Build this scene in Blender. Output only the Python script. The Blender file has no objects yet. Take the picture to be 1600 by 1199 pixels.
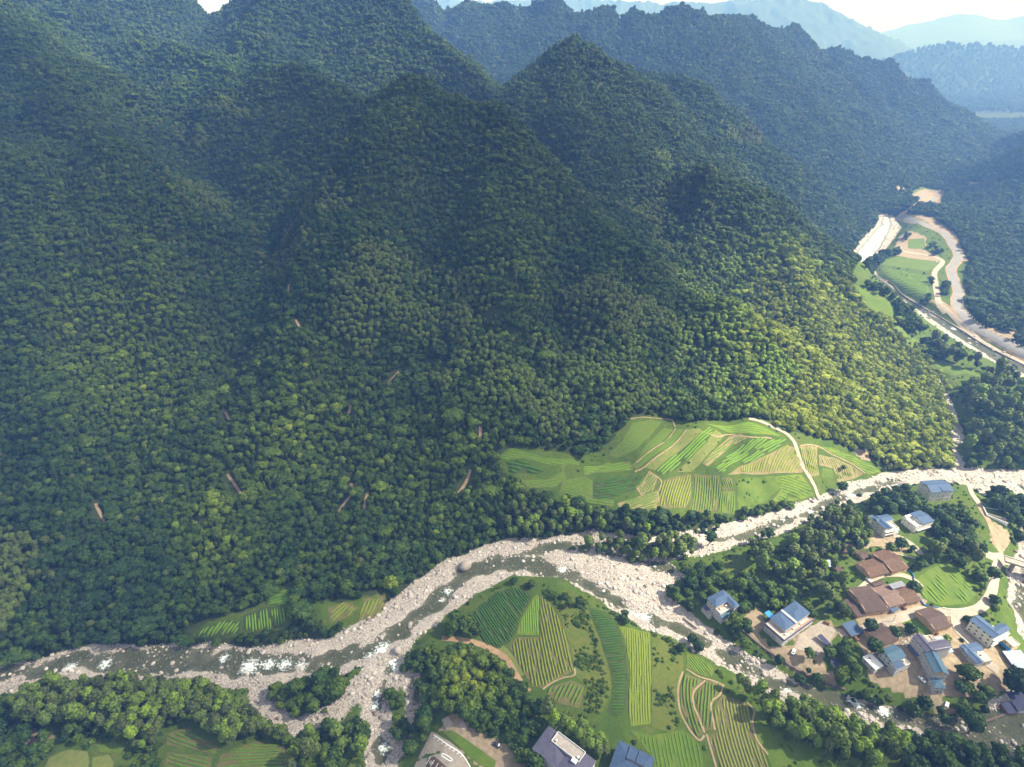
import bpy, bmesh, math, random
import numpy as np
from mathutils import Vector, Matrix

random.seed(11)
RNG = np.random.default_rng(11)
SC = bpy.context.scene
COL = SC.collection
R = math.radians

# ------------------------------------------------------------------ camera, light, exposure
F_PX = 932.0                      # focal length in pixels of a 1600 px wide frame
PITCH = R(30.5)
CAM_H = 250.0
cam_d = bpy.data.cameras.new("camera")
cam_d.sensor_fit = 'HORIZONTAL'
cam_d.sensor_width = 36.0
cam_d.lens = 36.0 * F_PX / 1600.0
cam_d.clip_start = 1.0
cam_d.clip_end = 60000.0
cam = bpy.data.objects.new("camera", cam_d)
COL.objects.link(cam)
cam.location = (0, 0, CAM_H)
cam.rotation_euler = (R(90) - PITCH, 0, 0)
SC.camera = cam

SUN_EL, SUN_AZ = R(43), R(88)    # azimuth clockwise from +Y (the view direction): from the right, a little behind
world = bpy.data.worlds.new("World")
SC.world = world
world.use_nodes = True
wn = world.node_tree
bg = wn.nodes["Background"]
sky = wn.nodes.new("ShaderNodeTexSky")
sky.sky_type = 'NISHITA'
sky.sun_disc = False
sky.sun_elevation = SUN_EL
sky.sun_rotation = SUN_AZ
sky.altitude = 400
sky.air_density = 1.0
sky.dust_density = 1.5
wn.links.new(sky.outputs[0], bg.inputs[0])
bg.inputs[1].default_value = 0.07

sun_d = bpy.data.lights.new("sun", 'SUN')
sun_d.energy = 5.0
sun_d.angle = R(0.5)
sun_d.color = (1.0, 0.99, 0.985)
sun = bpy.data.objects.new("sun", sun_d)
COL.objects.link(sun)
SUN_DIR = Vector((math.sin(SUN_AZ) * math.cos(SUN_EL), math.cos(SUN_AZ) * math.cos(SUN_EL), math.sin(SUN_EL)))
sun.rotation_euler = SUN_DIR.to_track_quat('Z', 'Y').to_euler()
sun.location = (300, 0, 900)

SC.view_settings.view_transform = 'Standard'
SC.view_settings.look = 'None'
SC.view_settings.gamma = 1.0
SC.view_settings.exposure = 1.6
SC.view_settings.use_curve_mapping = False
cy = SC.cycles
cy.use_denoising = True
cy.max_bounces = 5
cy.diffuse_bounces = 2
cy.glossy_bounces = 2
cy.transmission_bounces = 2
cy.transparent_max_bounces = 8
cy.volume_bounces = 0
cy.caustics_reflective = False
cy.caustics_refractive = False

# ------------------------------------------------------------------ survey: photograph points -> places on the ground
SP, CP = math.sin(PITCH), math.cos(PITCH)
def ray(px, py):
    x = (np.asarray(px, float) - 800.0) / F_PX
    y = (600.0 - np.asarray(py, float)) / F_PX
    return x, CP + SP * y, -(SP - CP * y)          # world direction per unit depth
def flat(px, py, z=0.0):
    dx, dy, dz = ray(px, py)
    t = (z - CAM_H) / dz
    return dx * t, dy * t
def far(px, py, d):
    """the place on the line of sight of a survey point at the forward distance d"""
    dx, dy, dz = ray(px, py)
    t = d / dy
    return float(dx * t), float(d), float(CAM_H + dz * t)

# ------------------------------------------------------------------ noise
_PERM = RNG.random((256, 256))
def vnoise(x, y):
    xi = np.floor(x).astype(int); yi = np.floor(y).astype(int)
    fx = x - xi; fy = y - yi
    fx = fx * fx * (3 - 2 * fx); fy = fy * fy * (3 - 2 * fy)
    a = _PERM[xi & 255, yi & 255]; b = _PERM[(xi + 1) & 255, yi & 255]
    c = _PERM[xi & 255, (yi + 1) & 255]; d = _PERM[(xi + 1) & 255, (yi + 1) & 255]
    return (a + (b - a) * fx) * (1 - fy) + (c + (d - c) * fx) * fy
def fbm(x, y, octv=4):
    s = 0; a = 0.5; n = 0
    for i in range(octv):
        s = s + a * vnoise(x * 2 ** i + 17.3 * i, y * 2 ** i + 9.1 * i); n += a; a *= 0.5
    return s / n

# ------------------------------------------------------------------ the lie of the land
RIDGES = [   # (slope, crest roundness, [(px, py, forward distance)...])
 (0.66, 14, [(600,142,612),(640,130,600),(740,158,575),(800,215,552),(870,290,520),(930,345,495),(1000,402,470),(1060,455,448),(1150,492,425),(1200,517,412),(1260,572,392),(1310,612,378),(1370,662,350),(1425,715,328)]),
 (0.62, 10, [(640,130,600),(560,200,540),(480,290,480),(450,400,420),(470,520,372),(520,650,322),(560,790,264),(572,868,236)]),
 (0.62, 10, [(740,160,575),(765,300,482),(800,450,412),(825,590,352),(850,680,320)]),
 (0.62, 8,  [(720,520,400),(700,640,320),(690,760,275),(700,850,245)]),
 (0.66, 14, [(250,82,850),(350,95,800),(430,105,750),(500,135,690),(545,150,640),(600,142,612)]),
 (0.62, 12, [(-40,-20,820),(60,90,690),(130,180,600),(200,250,525),(270,400,425),(325,560,345),(335,720,282),(330,820,240)]),
 (0.62, 12, [(-120,200,560),(0,250,500),(60,500,385),(95,700,290),(110,850,228)]),
 (0.6,  12, [(200,250,525),(330,330,470),(400,430,410)]),
 (0.7,  14, [(-200,-90,1000),(0,-70,1000),(130,-50,1020),(250,-15,1050),(300,6,1080),(335,22,1100),(365,8,1080),(410,-15,1000),(450,-30,960),(560,-18,950),(640,25,920),(700,80,875),(770,150,815),(820,205,772),(860,240,740)]),
 (0.6,  12, [(410,-15,1000),(440,60,900),(470,110,820)]),
 (0.6,  12, [(130,-50,1020),(180,40,930),(250,82,850)]),
 (0.66, 12, [(905,58,860),(935,85,850),(962,112,835),(1000,172,800),(1050,232,745),(1080,262,700)]),
 (0.62, 12, [(905,58,860),(880,140,770),(900,230,690),(930,300,630)]),
 (0.64, 12, [(1010,300,640),(1070,268,655),(1130,264,640),(1170,280,625),(1230,340,595),(1285,392,560),(1330,436,530),(1375,495,492),(1400,535,470),(1440,590,430),(1470,640,400),(1482,690,362)]),
 (0.5,  12, [(1230,340,595),(1240,430,520),(1290,520,455),(1350,600,400)]),
 (0.66, 12, [(905,58,930),(980,105,960),(1040,110,960),(1075,125,945),(1100,150,930),(1170,215,895),(1240,302,842),(1290,365,805),(1325,408,780)]),
 (0.6,  16, [(560,-25,1500),(640,0,1500),(700,14,1500),(770,6,1480),(870,13,1450),(940,25,1430),(1000,26,1420),(1060,15,1400),(1110,22,1440),(1180,32,1540),(1235,48,1620),(1262,74,1640),(1310,80,1650),(1380,95,1650),(1450,140,1630),(1500,170,1620),(1560,203,1620),(1620,240,1600)]),
 (0.56, 16, [(1060,15,1400),(1150,120,1250),(1230,230,1100),(1300,300,1010),(1375,338,950)]),
 (0.56, 16, [(1235,48,1620),(1330,160,1450),(1400,230,1330),(1480,290,1210)]),
 (0.56, 16, [(1380,95,1650),(1450,200,1480),(1540,262,1330)]),
 (0.5,  14, [(1480,322,985),(1530,308,990),(1600,282,1000),(1680,240,1020),(1800,180,1050),(1950,100,1080)]),
 (0.5,  14, [(1480,322,985),(1505,370,800),(1560,400,760),(1640,400,740),(1750,380,720)]),
 (0.5,  14, [(1640,400,740),(1600,470,660),(1640,540,600)]),
 (0.5,  14, [(1530,280,1290),(1600,256,1280),(1700,215,1280)]),
 (0.5,  30, [(1330,130,3200),(1400,92,3250),(1440,80,3300),(1482,71,3300),(1540,75,3300),(1600,82,3300),(1720,80,3300),(1850,60,3300)]),
 (0.5,  30, [(500,-30,5000),(760,2,5200),(900,-6,5200),(1050,4,5000),(1180,-2,4900),(1240,-8,4900),(1290,6,4800),(1330,32,4700),(1368,56,4700),(1400,64,4700),(1440,84,4700)]),
 (0.4,  40, [(1250,70,8200),(1400,45,8200),(1500,20,8000),(1570,32,8000),(1640,10,8000),(1800,0,8000)]),
 (0.36, 40, [(1340,72,6600),(1460,64,6600),(1600,60,6400),(1750,50,6400)]),
 (0.42, 9,  [(640,1040,188),(700,1050,183),(750,1085,172),(800,1130,160)]),
]
BASE = [(-100,1000,6),(0,1000,5),(200,990,5),(400,960,8),(450,930,12),(580,950,7),(660,890,4),(760,830,5),(850,800,8),
 (820,720,14),(900,760,10),(1000,790,7),(1100,790,7),(1200,780,7),(1000,680,26),(1100,660,32),(1180,660,33),(1250,690,26),(1320,730,13),(1150,720,19),(1400,735,8),
 (1130,960,5),(1230,1000,5),(1380,1000,7),(1460,1030,6),(1540,1000,6),(1400,900,9),(1460,900,8),(1390,830,9),(1450,780,7),(1560,1090,4),(1500,850,7),(1280,870,8),(1060,900,5),(1340,1090,4),
 (800,960,3),(760,990,3),(900,1000,5),(1000,1060,7),(1100,1150,8),(900,1120,9),(1200,1180,7),(1150,1070,4),(1050,1000,4),(690,1170,13),(885,1180,13),(990,1185,11),
 (150,1100,6),(350,1120,8),(100,1180,14),(400,1190,10),(560,1180,7),(480,1070,4),(1550,650,8),(1600,720,10),(1530,600,5),(1500,700,8),
 (1430,420,4),(1500,480,7),(1450,310,8),(1560,530,7),(1480,340,16),(1400,470,5),(1440,540,6),(1520,250,6),(1580,190,4)]
RIVERS = [   # riverbeds: (px, py, half width in metres), surveyed on the water level
 [(-80,1082,8),(0,1062,8),(120,1037,8),(250,1036,9.5),(400,1042,11),(520,1030,11),(590,996,13),(650,955,14),(715,905,14),(790,872,13),(850,868,14),(900,872,17),(960,905,17),(1020,950,14),(1080,990,8),(1150,1035,6.5),(1230,1078,6.5),(1320,1107,6),(1420,1134,6.3),(1500,1152,8),(1590,1142,11),(1680,1110,18),(1740,1040,18)],
 [(850,858,10),(930,852,11),(1010,862,9),(1090,850,9),(1150,835,9),(1210,818,8),(1270,797,7.5),(1340,768,7),(1400,750,7),(1450,742,6.5),(1520,748,10),(1600,752,11),(1700,750,12)],
 [(930,850,11),(1000,880,15),(1040,905,11)],
 [(1600,752,12),(1640,800,12),(1632,860,11),(1615,900,10),(1603,935,8),(1628,1000,10),(1665,1050,10)],
 [(1530,762,7),(1570,790,5)],
 [(612,1020,8),(606,1060,6),(590,1100,5.5),(592,1150,6),(600,1230,7)],
 [(640,1055,4),(650,1085,3),(640,1130,3),(620,1175,4)],
 [(590,1045,7),(555,1080,5),(520,1115,4.5),(470,1140,3),(425,1118,4),(405,1085,5),(415,1050,7)],
 [(1660,612,14),(1600,580,14),(1560,560,13),(1500,525,12),(1450,495,10),(1400,460,7),(1360,432,9),(1343,412,14),(1368,378,18),(1388,355,16),(1385,340,12)],
 [(1462,590,2.5),(1480,625,2.5),(1489,655,3.5),(1497,680,4),(1484,700,3.5),(1500,735,4)],
]
WATER = [    # the wet channels inside the riverbeds
 [(-80,1075,5.0),(0,1056,5.0),(120,1032,5.0),(250,1034,6.8),(400,1036,6.8),(500,1036,5.0),(590,1012,4.3),(640,975,4.7),(690,930,5.0),(720,898,5.0),(780,880,5.0),(850,885,6.2),(920,915,3.7),(980,950,2.5),(1080,992,2.5),(1140,1028,3.7),(1230,1072,3.7),(1320,1098,3.7),(1420,1126,4.3),(1500,1148,6.9),(1590,1142,11.2),(1680,1108,11.2)],
 [(820,862,3.1),(900,850,3.1),(960,868,2.5),(1050,888,3.1)],
 [(1110,845,1.9),(1170,838,2.5),(1240,812,2.7),(1290,790,3.1),(1340,770,2.7),(1400,752,2.5)],
 [(1600,762,3.7),(1640,800,5.6),(1640,860,5.6),(1612,900,5.0),(1598,930,3.7),(1620,1000,5.0),(1660,1040,5.0)],
 [(615,1035,1.9),(600,1070,1.6),(588,1110,1.9),(592,1150,2.2),(600,1230,2.5)],
 [(640,1055,1.2),(650,1085,1.2),(640,1125,1.2)],
 [(1660,610,8.0),(1600,578,8.0),(1560,558,8.0),(1500,523,6.0),(1450,492,3.0),(1400,458,3.0),(1352,425,8.0),(1342,410,9.9),(1362,385,10.9),(1385,352,6.9),(1385,340,4.9)],
]
RAVINES = [  # (depth, width, [(px, py, forward distance)...])
 (30, 34, [(520,230,560),(440,320,500),(385,440,430),(362,560,362),(356,650,316),(378,760,272),(370,850,238)]),
 (22, 30, [(690,300,500),(662,420,430),(640,560,365),(632,680,315),(645,800,265),(660,860,240)]),
 (17, 28, [(200,420,420),(215,560,345),(215,700,290),(220,840,238)]),
 (15, 26, [(900,470,430),(880,560,375),(860,640,338)]),
 (14, 26, [(830,230,700),(900,330,620),(960,390,560)]),
]
def flat_line(pl):
    return np.array([(*flat(p[0], p[1], 0.3), p[2]) for p in pl])
RIV_W = [flat_line(p) for p in RIVERS]
WAT_W = [flat_line(p) for p in WATER]
RDG_W = [(s, r, np.array([far(*p) for p in pts])) for s, r, pts in RIDGES]
RAV_W = [(d, w, np.array([far(*p) for p in pts])) for d, w, pts in RAVINES]
BASE_W = np.array([(*flat(px, py, z), z) for px, py, z in BASE])

def seg_eval(X, Y, pl, fn):
    """fold fn(distance, third value) over the segments of a polyline"""
    out = None
    for a, b in zip(pl[:-1], pl[1:]):
        d = b[:2] - a[:2]; L2 = d @ d + 1e-9
        t = np.clip(((X - a[0]) * d[0] + (Y - a[1]) * d[1]) / L2, 0, 1)
        dist = np.hypot(X - a[0] - t * d[0], Y - a[1] - t * d[1])
        v = fn(dist, a[2] + t * (b[2] - a[2]))
        out = v if out is None else np.maximum(out, v)
    return out
def river_cover(X, Y, lines):
    """> 0 inside (metres to the edge), < 0 outside"""
    return np.maximum.reduce([seg_eval(X, Y, pl, lambda d, w: w - d) for pl in lines])

def land(X, Y):
    near = np.clip((Y - 500) / 1500, 0, 1)
    amp = 10 + 60 * np.clip((Y - 1500) / 3000, 0, 1)
    wx = X + (fbm(X / 90, Y / 90, 3) - .5) * 2 * amp
    wy = Y + (fbm(X / 90 + 40, Y / 90 + 70, 3) - .5) * 2 * amp
    K = 4.0
    acc = np.zeros_like(X)
    # valley floor
    ws = 0; zs = 0
    for bx, by, bz in BASE_W:
        w = 1.0 / ((X - bx) ** 2 + (Y - by) ** 2 + 120.0) ** 1.7
        ws = ws + w; zs = zs + w * bz
    floor = zs / ws + (fbm(X / 30, Y / 30, 3) - .5) * 1.6
    top = floor.copy()
    hs = []
    for s, r, pl in RDG_W:
        ymin, ymax = pl[:, 1].min() - 900, pl[:, 1].max() + 1200
        far_k = pl[:, 1].mean() > 2500
        def f(d, z):
            r_ = r * .6; dd = np.sqrt(d * d + r_ * r_) - r_
            return z - 1.13 * s * dd * (1 - 0.10 * np.minimum(dd / 300, 1.5))
        hs.append(seg_eval(wx, wy, pl, f))
    m = np.maximum.reduce(hs)
    sm = sum(np.exp(np.clip((h - m) / K, -40, 0)) for h in hs)
    mount = m + K * np.log(sm) - K * 0.25
    lift = np.clip((mount - floor) / 60, 0, 1)
    g = 1 - np.abs(fbm(wx / 85 + 5, wy / 105, 3) * 2 - 1)
    mount = mount - lift * (32 + 12 * near) * (g - 0.72) + lift * (fbm(X / 20, Y / 20, 3) - .5) * 3
    for dpt, wid, pl in RAV_W:
        mount = mount - dpt * lift * np.exp(-(np.maximum(-seg_eval(wx, wy, pl, lambda d, z: -d), 0) / wid) ** 1.6)
    kk = 5.0
    z = np.maximum(floor, mount) + kk * np.log1p(np.exp(-np.abs(floor - mount) / kk)) - 0
    z = np.where(mount < floor - 25, floor, z)
    # riverbeds
    c = river_cover(X, Y, RIV_W) + (fbm(X / 9, Y / 9, 3) - .5) * np.where(Y < 480, 5, 2)
    w = river_cover(X, Y, WAT_W) + (fbm(X / 7 + 50, Y / 7, 3) - .5) * np.where(Y < 480, 5, 2)
    bed = 0.62 + (fbm(X / 5, Y / 5, 3) - .5) * np.where(Y < 480, 1.5, .0) - np.where(Y < 480, 1.05, 1.25) * np.clip(w / 5 + .5, 0, 1)
    cap = 1.2 + 0.75 * np.maximum(-c, 0)          # banks rise no steeper than this
    z = np.where(c > -60, -3.0 * np.logaddexp(-z / 3.0, -cap / 3.0), z)
    k = np.clip(c / 4 + 1, 0, 1); k = k * k * (3 - 2 * k)
    z = z * (1 - k) + bed * k
    return z, c, w

def graded(lo, hi, fine_lo, fine_hi, step, grow, cap):
    v = list(np.arange(fine_lo, fine_hi, step))
    s = step; x = v[-1]
    while x < hi:
        s = min(s * grow, cap(x)); x += s; v.append(x)
    s = step; x = v[0]; lowv = []
    while x > lo:
        s = min(s * grow, cap(x)); x -= s; lowv.append(x)
    return np.array(lowv[::-1] + v)
XS = graded(-5200, 7200, -340, 690, 2.4, 1.035, lambda x: 9 if abs(x) < 1100 else (16 if abs(x) < 2200 else 90))
YS = graded(40, 9500, 80, 480, 2.0, 1.02, lambda y: 3.5 if y < 800 else (7 if y < 1900 else (25 if y < 3800 else 90)))
GX, GY = np.meshgrid(XS, YS)
GZ, GC, GW = land(GX, GY)
def _cell(v, arr):
    i = np.clip(np.searchsorted(arr, v) - 1, 0, len(arr) - 2)
    return i, np.clip((v - arr[i]) / (arr[i + 1] - arr[i]), 0, 1)
def sample(G, x, y):
    x = np.asarray(x, float); y = np.asarray(y, float)
    i, fx = _cell(x, XS); j, fy = _cell(y, YS)
    return (G[j, i] * (1 - fx) + G[j, i + 1] * fx) * (1 - fy) + (G[j + 1, i] * (1 - fx) + G[j + 1, i + 1] * fx) * fy
def ground(x, y):
    return sample(GZ, x, y)
def on_ground(px, py):
    """where the line of sight of a survey point meets the land"""
    px = np.atleast_1d(np.asarray(px, float)); py = np.atleast_1d(np.asarray(py, float))
    dx, dy, dz = ray(px, py)
    t = np.full(px.shape, 120.0); done = np.zeros(px.shape, bool)
    for _ in range(900):
        gap = CAM_H + dz * t - ground(dx * t, dy * t)
        done |= gap < 0.05
        t = np.where(done, t, t + np.maximum(gap * 0.45, 0.04))
        if done.all(): break
    return np.stack([dx * t, dy * t, ground(dx * t, dy * t)], -1)
def P(px, py):
    return on_ground(px, py)[0]
# ------------------------------------------------------------------ materials
def new_mat(name):
    m = bpy.data.materials.new(name); m.use_nodes = True
    nt = m.node_tree
    return m, nt, nt.nodes["Principled BSDF"]
def N(nt, kind, **kw):
    n = nt.nodes.new(kind)
    for k, v in kw.items(): setattr(n, k, v)
    return n
def L(nt, a, b): nt.links.new(a, b)
def rgb(c): return (c[0], c[1], c[2], 1.0)
def world_noise(nt, scale, detail=4.0, rough=0.6, stretch=None):
    g = N(nt, "ShaderNodeNewGeometry")
    src = g.outputs["Position"]
    if stretch:
        mp = N(nt, "ShaderNodeMapping"); mp.inputs["Scale"].default_value = stretch
        mp.inputs["Rotation"].default_value = (0, 0, 0.6)
        L(nt, src, mp.inputs[0]); src = mp.outputs[0]
    n = N(nt, "ShaderNodeTexNoise"); n.inputs["Scale"].default_value = scale
    n.inputs["Detail"].default_value = detail; n.inputs["Roughness"].default_value = rough
    L(nt, src, n.inputs["Vector"])
    return n.outputs["Fac"]
def ramp(nt, fac, stops):
    r = N(nt, "ShaderNodeValToRGB"); cr = r.color_ramp
    while len(cr.elements) < len(stops): cr.elements.new(0.5)
    for e, (p, c) in zip(cr.elements, stops):
        e.position = p; e.color = rgb(c)
    L(nt, fac, r.inputs[0])
    return r.outputs[0]
def mixc(nt, fac, a, b, blend='MIX'):
    m = N(nt, "ShaderNodeMix", data_type='RGBA', blend_type=blend)
    for sock, v in ((m.inputs[0], fac), (m.inputs[6], a), (m.inputs[7], b)):
        if isinstance(v, (int, float)): sock.default_value = v
        elif isinstance(v, tuple): sock.default_value = rgb(v)
        else: L(nt, v, sock)
    return m.outputs[2]
def math_n(nt, op, a, b=None, clamp=False):
    m = N(nt, "ShaderNodeMath", operation=op, use_clamp=clamp)
    for i, v in enumerate((a, b)):
        if v is None: continue
        if isinstance(v, (int, float)): m.inputs[i].default_value = v
        else: L(nt, v, m.inputs[i])
    return m.outputs[0]
def bump(nt, bsdf, fac, strength=0.4, dist=0.2):
    b = N(nt, "ShaderNodeBump"); b.inputs["Strength"].default_value = strength; b.inputs["Distance"].default_value = dist
    L(nt, fac, b.inputs["Height"]); L(nt, b.outputs[0], bsdf.inputs["Normal"])
def mottled(name, c1, c2, scale=0.5, rough=0.9, spec=0.2, c3=None, scale2=4.0, bmp=0.0, metal=0.0):
    m, nt, b = new_mat(name)
    f = world_noise(nt, scale)
    col = ramp(nt, f, [(0.32, c1), (0.68, c2)])
    f2 = world_noise(nt, scale2, 3)
    if c3: col = mixc(nt, ramp(nt, f2, [(0.55, (0, 0, 0)), (0.7, (1, 1, 1))]), col, c3)
    L(nt, col, b.inputs["Base Color"])
    b.inputs["Roughness"].default_value = rough; b.inputs["Specular IOR Level"].default_value = spec
    b.inputs["Metallic"].default_value = metal
    if bmp: bump(nt, b, f2, bmp)
    return m
def plain(name, c, rough=0.6, spec=0.3, metal=0.0, var=0.12):
    return mottled(name, tuple(x * (1 - var) for x in c), tuple(min(1, x * (1 + var)) for x in c), 0.9, rough, spec, metal=metal)

M = {}
def terrain_material():
    m, nt, b = new_mat("land")
    def attr(n):
        a = N(nt, "ShaderNodeAttribute"); a.attribute_name = n; return a.outputs["Fac"]
    n1 = world_noise(nt, 0.06, 5); n2 = world_noise(nt, 0.5, 5); n3 = world_noise(nt, 2.5, 3)
    forest = ramp(nt, n2, [(0.3, (0.018, 0.030, 0.012)), (0.7, (0.045, 0.062, 0.020))])
    farf = ramp(nt, world_noise(nt, 0.09, 6, 0.7), [(0.3, (0.018, 0.040, 0.016)), (0.7, (0.055, 0.085, 0.030))])
    forest = mixc(nt, attr("remote"), forest, farf)
    grass = ramp(nt, n1, [(0.3, (0.045, 0.090, 0.011)), (0.5, (0.072, 0.115, 0.014)), (0.72, (0.10, 0.115, 0.024))])
    grass = mixc(nt, ramp(nt, n2, [(0.42, (0, 0, 0)), (0.75, (1, 1, 1))]), grass, (0.042, 0.075, 0.012))
    grass = mixc(nt, ramp(nt, n3, [(0.45, (0, 0, 0)), (0.62, (0.7, 0.7, 0.7))]), grass, (0.034, 0.060, 0.010))
    grass = mixc(nt, ramp(nt, world_noise(nt, 0.23, 5, 0.7), [(0.58, (0, 0, 0)), (0.72, (0.8, 0.8, 0.8))]), grass, (0.125, 0.115, 0.045))
    dirt = ramp(nt, n2, [(0.3, (0.17, 0.13, 0.085)), (0.7, (0.29, 0.235, 0.175))])
    vo = N(nt, "ShaderNodeTexVoronoi"); vo.inputs["Scale"].default_value = 1.9
    g = N(nt, "ShaderNodeNewGeometry"); L(nt, g.outputs["Position"], vo.inputs["Vector"])
    vo2 = N(nt, "ShaderNodeTexVoronoi", feature='DISTANCE_TO_EDGE'); vo2.inputs["Scale"].default_value = 1.9
    L(nt, g.outputs["Position"], vo2.inputs["Vector"])
    sep = N(nt, "ShaderNodeSeparateColor"); L(nt, vo.outputs["Color"], sep.inputs[0])
    stone = ramp(nt, sep.outputs[0], [(0.0, (0.21, 0.188, 0.175)), (0.5, (0.37, 0.335, 0.315)), (1.0, (0.54, 0.505, 0.48))])
    stone = mixc(nt, ramp(nt, vo2.outputs["Distance"], [(0.0, (1, 1, 1)), (0.10, (0, 0, 0))]), stone, (0.17, 0.13, 0.11))
    stone = mixc(nt, ramp(nt, n1, [(0.45, (0, 0, 0)), (0.7, (1, 1, 1))]), stone, (0.39, 0.35, 0.32))
    # silt and moss below the waterline
    pz = N(nt, "ShaderNodeSeparateXYZ"); L(nt, g.outputs["Position"], pz.inputs[0])
    wet = ramp(nt, math_n(nt, 'ADD', pz.outputs[2], 0.5), [(0.0, (1, 1, 1)), (0.62, (0, 0, 0))])
    stone = mixc(nt, wet, stone, (0.14, 0.125, 0.075))
    def soft(name, lo, hi):
        v = math_n(nt, 'ADD', attr(name), math_n(nt, 'MULTIPLY', math_n(nt, 'SUBTRACT', n2, 0.5), 0.7))
        return ramp(nt, v, [(lo, (0, 0, 0)), (hi, (1, 1, 1))])
    col = mixc(nt, soft("open", 0.4, 0.6), forest, grass)
    col = mixc(nt, soft("dirt", 0.4, 0.6), col, dirt)
    col = mixc(nt, soft("gravel", 0.42, 0.58), col, stone)
    L(nt, col, b.inputs["Base Color"])
    b.inputs["Roughness"].default_value = 0.95; b.inputs["Specular IOR Level"].default_value = 0.15
    bump(nt, b, n3, 0.5, 0.3)
    return m

# ------------------------------------------------------------------ object helpers
def put(name, me, parent=None, mats=(), kind=None):
    o = bpy.data.objects.new(name, me); COL.objects.link(o)
    for m in mats: me.materials.append(m)
    if parent is not None: o.parent = parent
    if kind: o["kind"] = kind
    return o
def tag(o, label, cat, group=None):
    o["label"] = label; o["category"] = cat
    if group: o["group"] = group
    return o
def empty(name, loc, rz=0.0):
    o = bpy.data.objects.new(name, None); COL.objects.link(o)
    o.empty_display_size = 0.5; o.location = loc; o.rotation_euler = (0, 0, rz)
    return o
def mesh_np(name, co, quads=None, tris=None, attrs=None, smooth=False):
    me = bpy.data.meshes.new(name)
    co = np.asarray(co, np.float32)
    me.vertices.add(len(co)); me.vertices.foreach_set("co", co.ravel())
    loops = []; starts = []; n = 0
    if quads is not None and len(quads):
        q = np.asarray(quads, np.int32); loops.append(q.ravel()); starts.append(np.arange(len(q)) * 4); n += q.size
    if tris is not None and len(tris):
        t = np.asarray(tris, np.int32); loops.append(t.ravel()); starts.append(n + np.arange(len(t)) * 3)
    lv = np.concatenate(loops); st = np.concatenate(starts)
    me.loops.add(len(lv)); me.loops.foreach_set("vertex_index", lv)
    me.polygons.add(len(st)); me.polygons.foreach_set("loop_start", st)
    if smooth: me.polygons.foreach_set("use_smooth", np.ones(len(st), bool))
    for k, v in (attrs or {}).items():
        a = me.attributes.new(k, 'FLOAT', 'POINT'); a.data.foreach_set("value", np.asarray(v, np.float32).ravel())
    me.update()
    return me
def inside(poly, x, y):
    """point in polygon, arrays"""
    r = np.zeros(np.shape(x), bool); n = len(poly)
    for i in range(n):
        x1, y1 = poly[i][0], poly[i][1]; x2, y2 = poly[(i + 1) % n][0], poly[(i + 1) % n][1]
        if y1 == y2: continue
        r ^= ((y1 > y) != (y2 > y)) & (x < (x2 - x1) * (y - y1) / (y2 - y1) + x1)
    return r
def wpoly(pts):
    p = np.array(pts, float)
    return on_ground(p[:, 0], p[:, 1])[:, :2]
def smooth_line(pts, n=6):
    p = np.asarray(pts, float)
    e = np.vstack([2 * p[0] - p[1], p, 2 * p[-1] - p[-2]])
    out = []
    for i in range(1, len(e) - 2):
        for t in np.linspace(0, 1, n, endpoint=False):
            a, b, c, d = e[i - 1], e[i], e[i + 1], e[i + 2]
            out.append(0.5 * (2 * b + (c - a) * t + (2 * a - 5 * b + 4 * c - d) * t * t + (3 * b - a - 3 * c + d) * t ** 3))
    out.append(p[-1])
    return np.array(out)
def ribbon(name, pts, width, mat, off=0.14, kind='structure', raised=0.0, jit=0.12):
    """a strip of road or path laid along surveyed points, following the land"""
    w = smooth_line(on_ground([p[0] for p in pts], [p[1] for p in pts])[:, :2], 8)
    d = np.gradient(w, axis=0); d /= np.linalg.norm(d, axis=1)[:, None] + 1e-9
    nrm = np.stack([-d[:, 1], d[:, 0]], 1)
    cols = 5; V = []
    wl = width * (1 + jit * (fbm(w[:, 0] / 4, w[:, 1] / 4, 2) - .5) * 2)
    for k in np.linspace(-.5, .5, cols):
        q = w + nrm * (k * wl)[:, None]
        V.append(np.column_stack([q, ground(q[:, 0], q[:, 1]) + off + raised * (1 - abs(k) * .4)]))
    V = np.stack(V, 1); n = len(w)
    idx = np.arange(n * cols).reshape(n, cols)
    q = np.stack([idx[:-1, 1:], idx[:-1, :-1], idx[1:, :-1], idx[1:, 1:]], -1).reshape(-1, 4)[:, ::-1]
    me = mesh_np(name, V.reshape(-1, 3), q, smooth=True)
    return put(name, me, mats=[mat], kind=kind)
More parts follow.
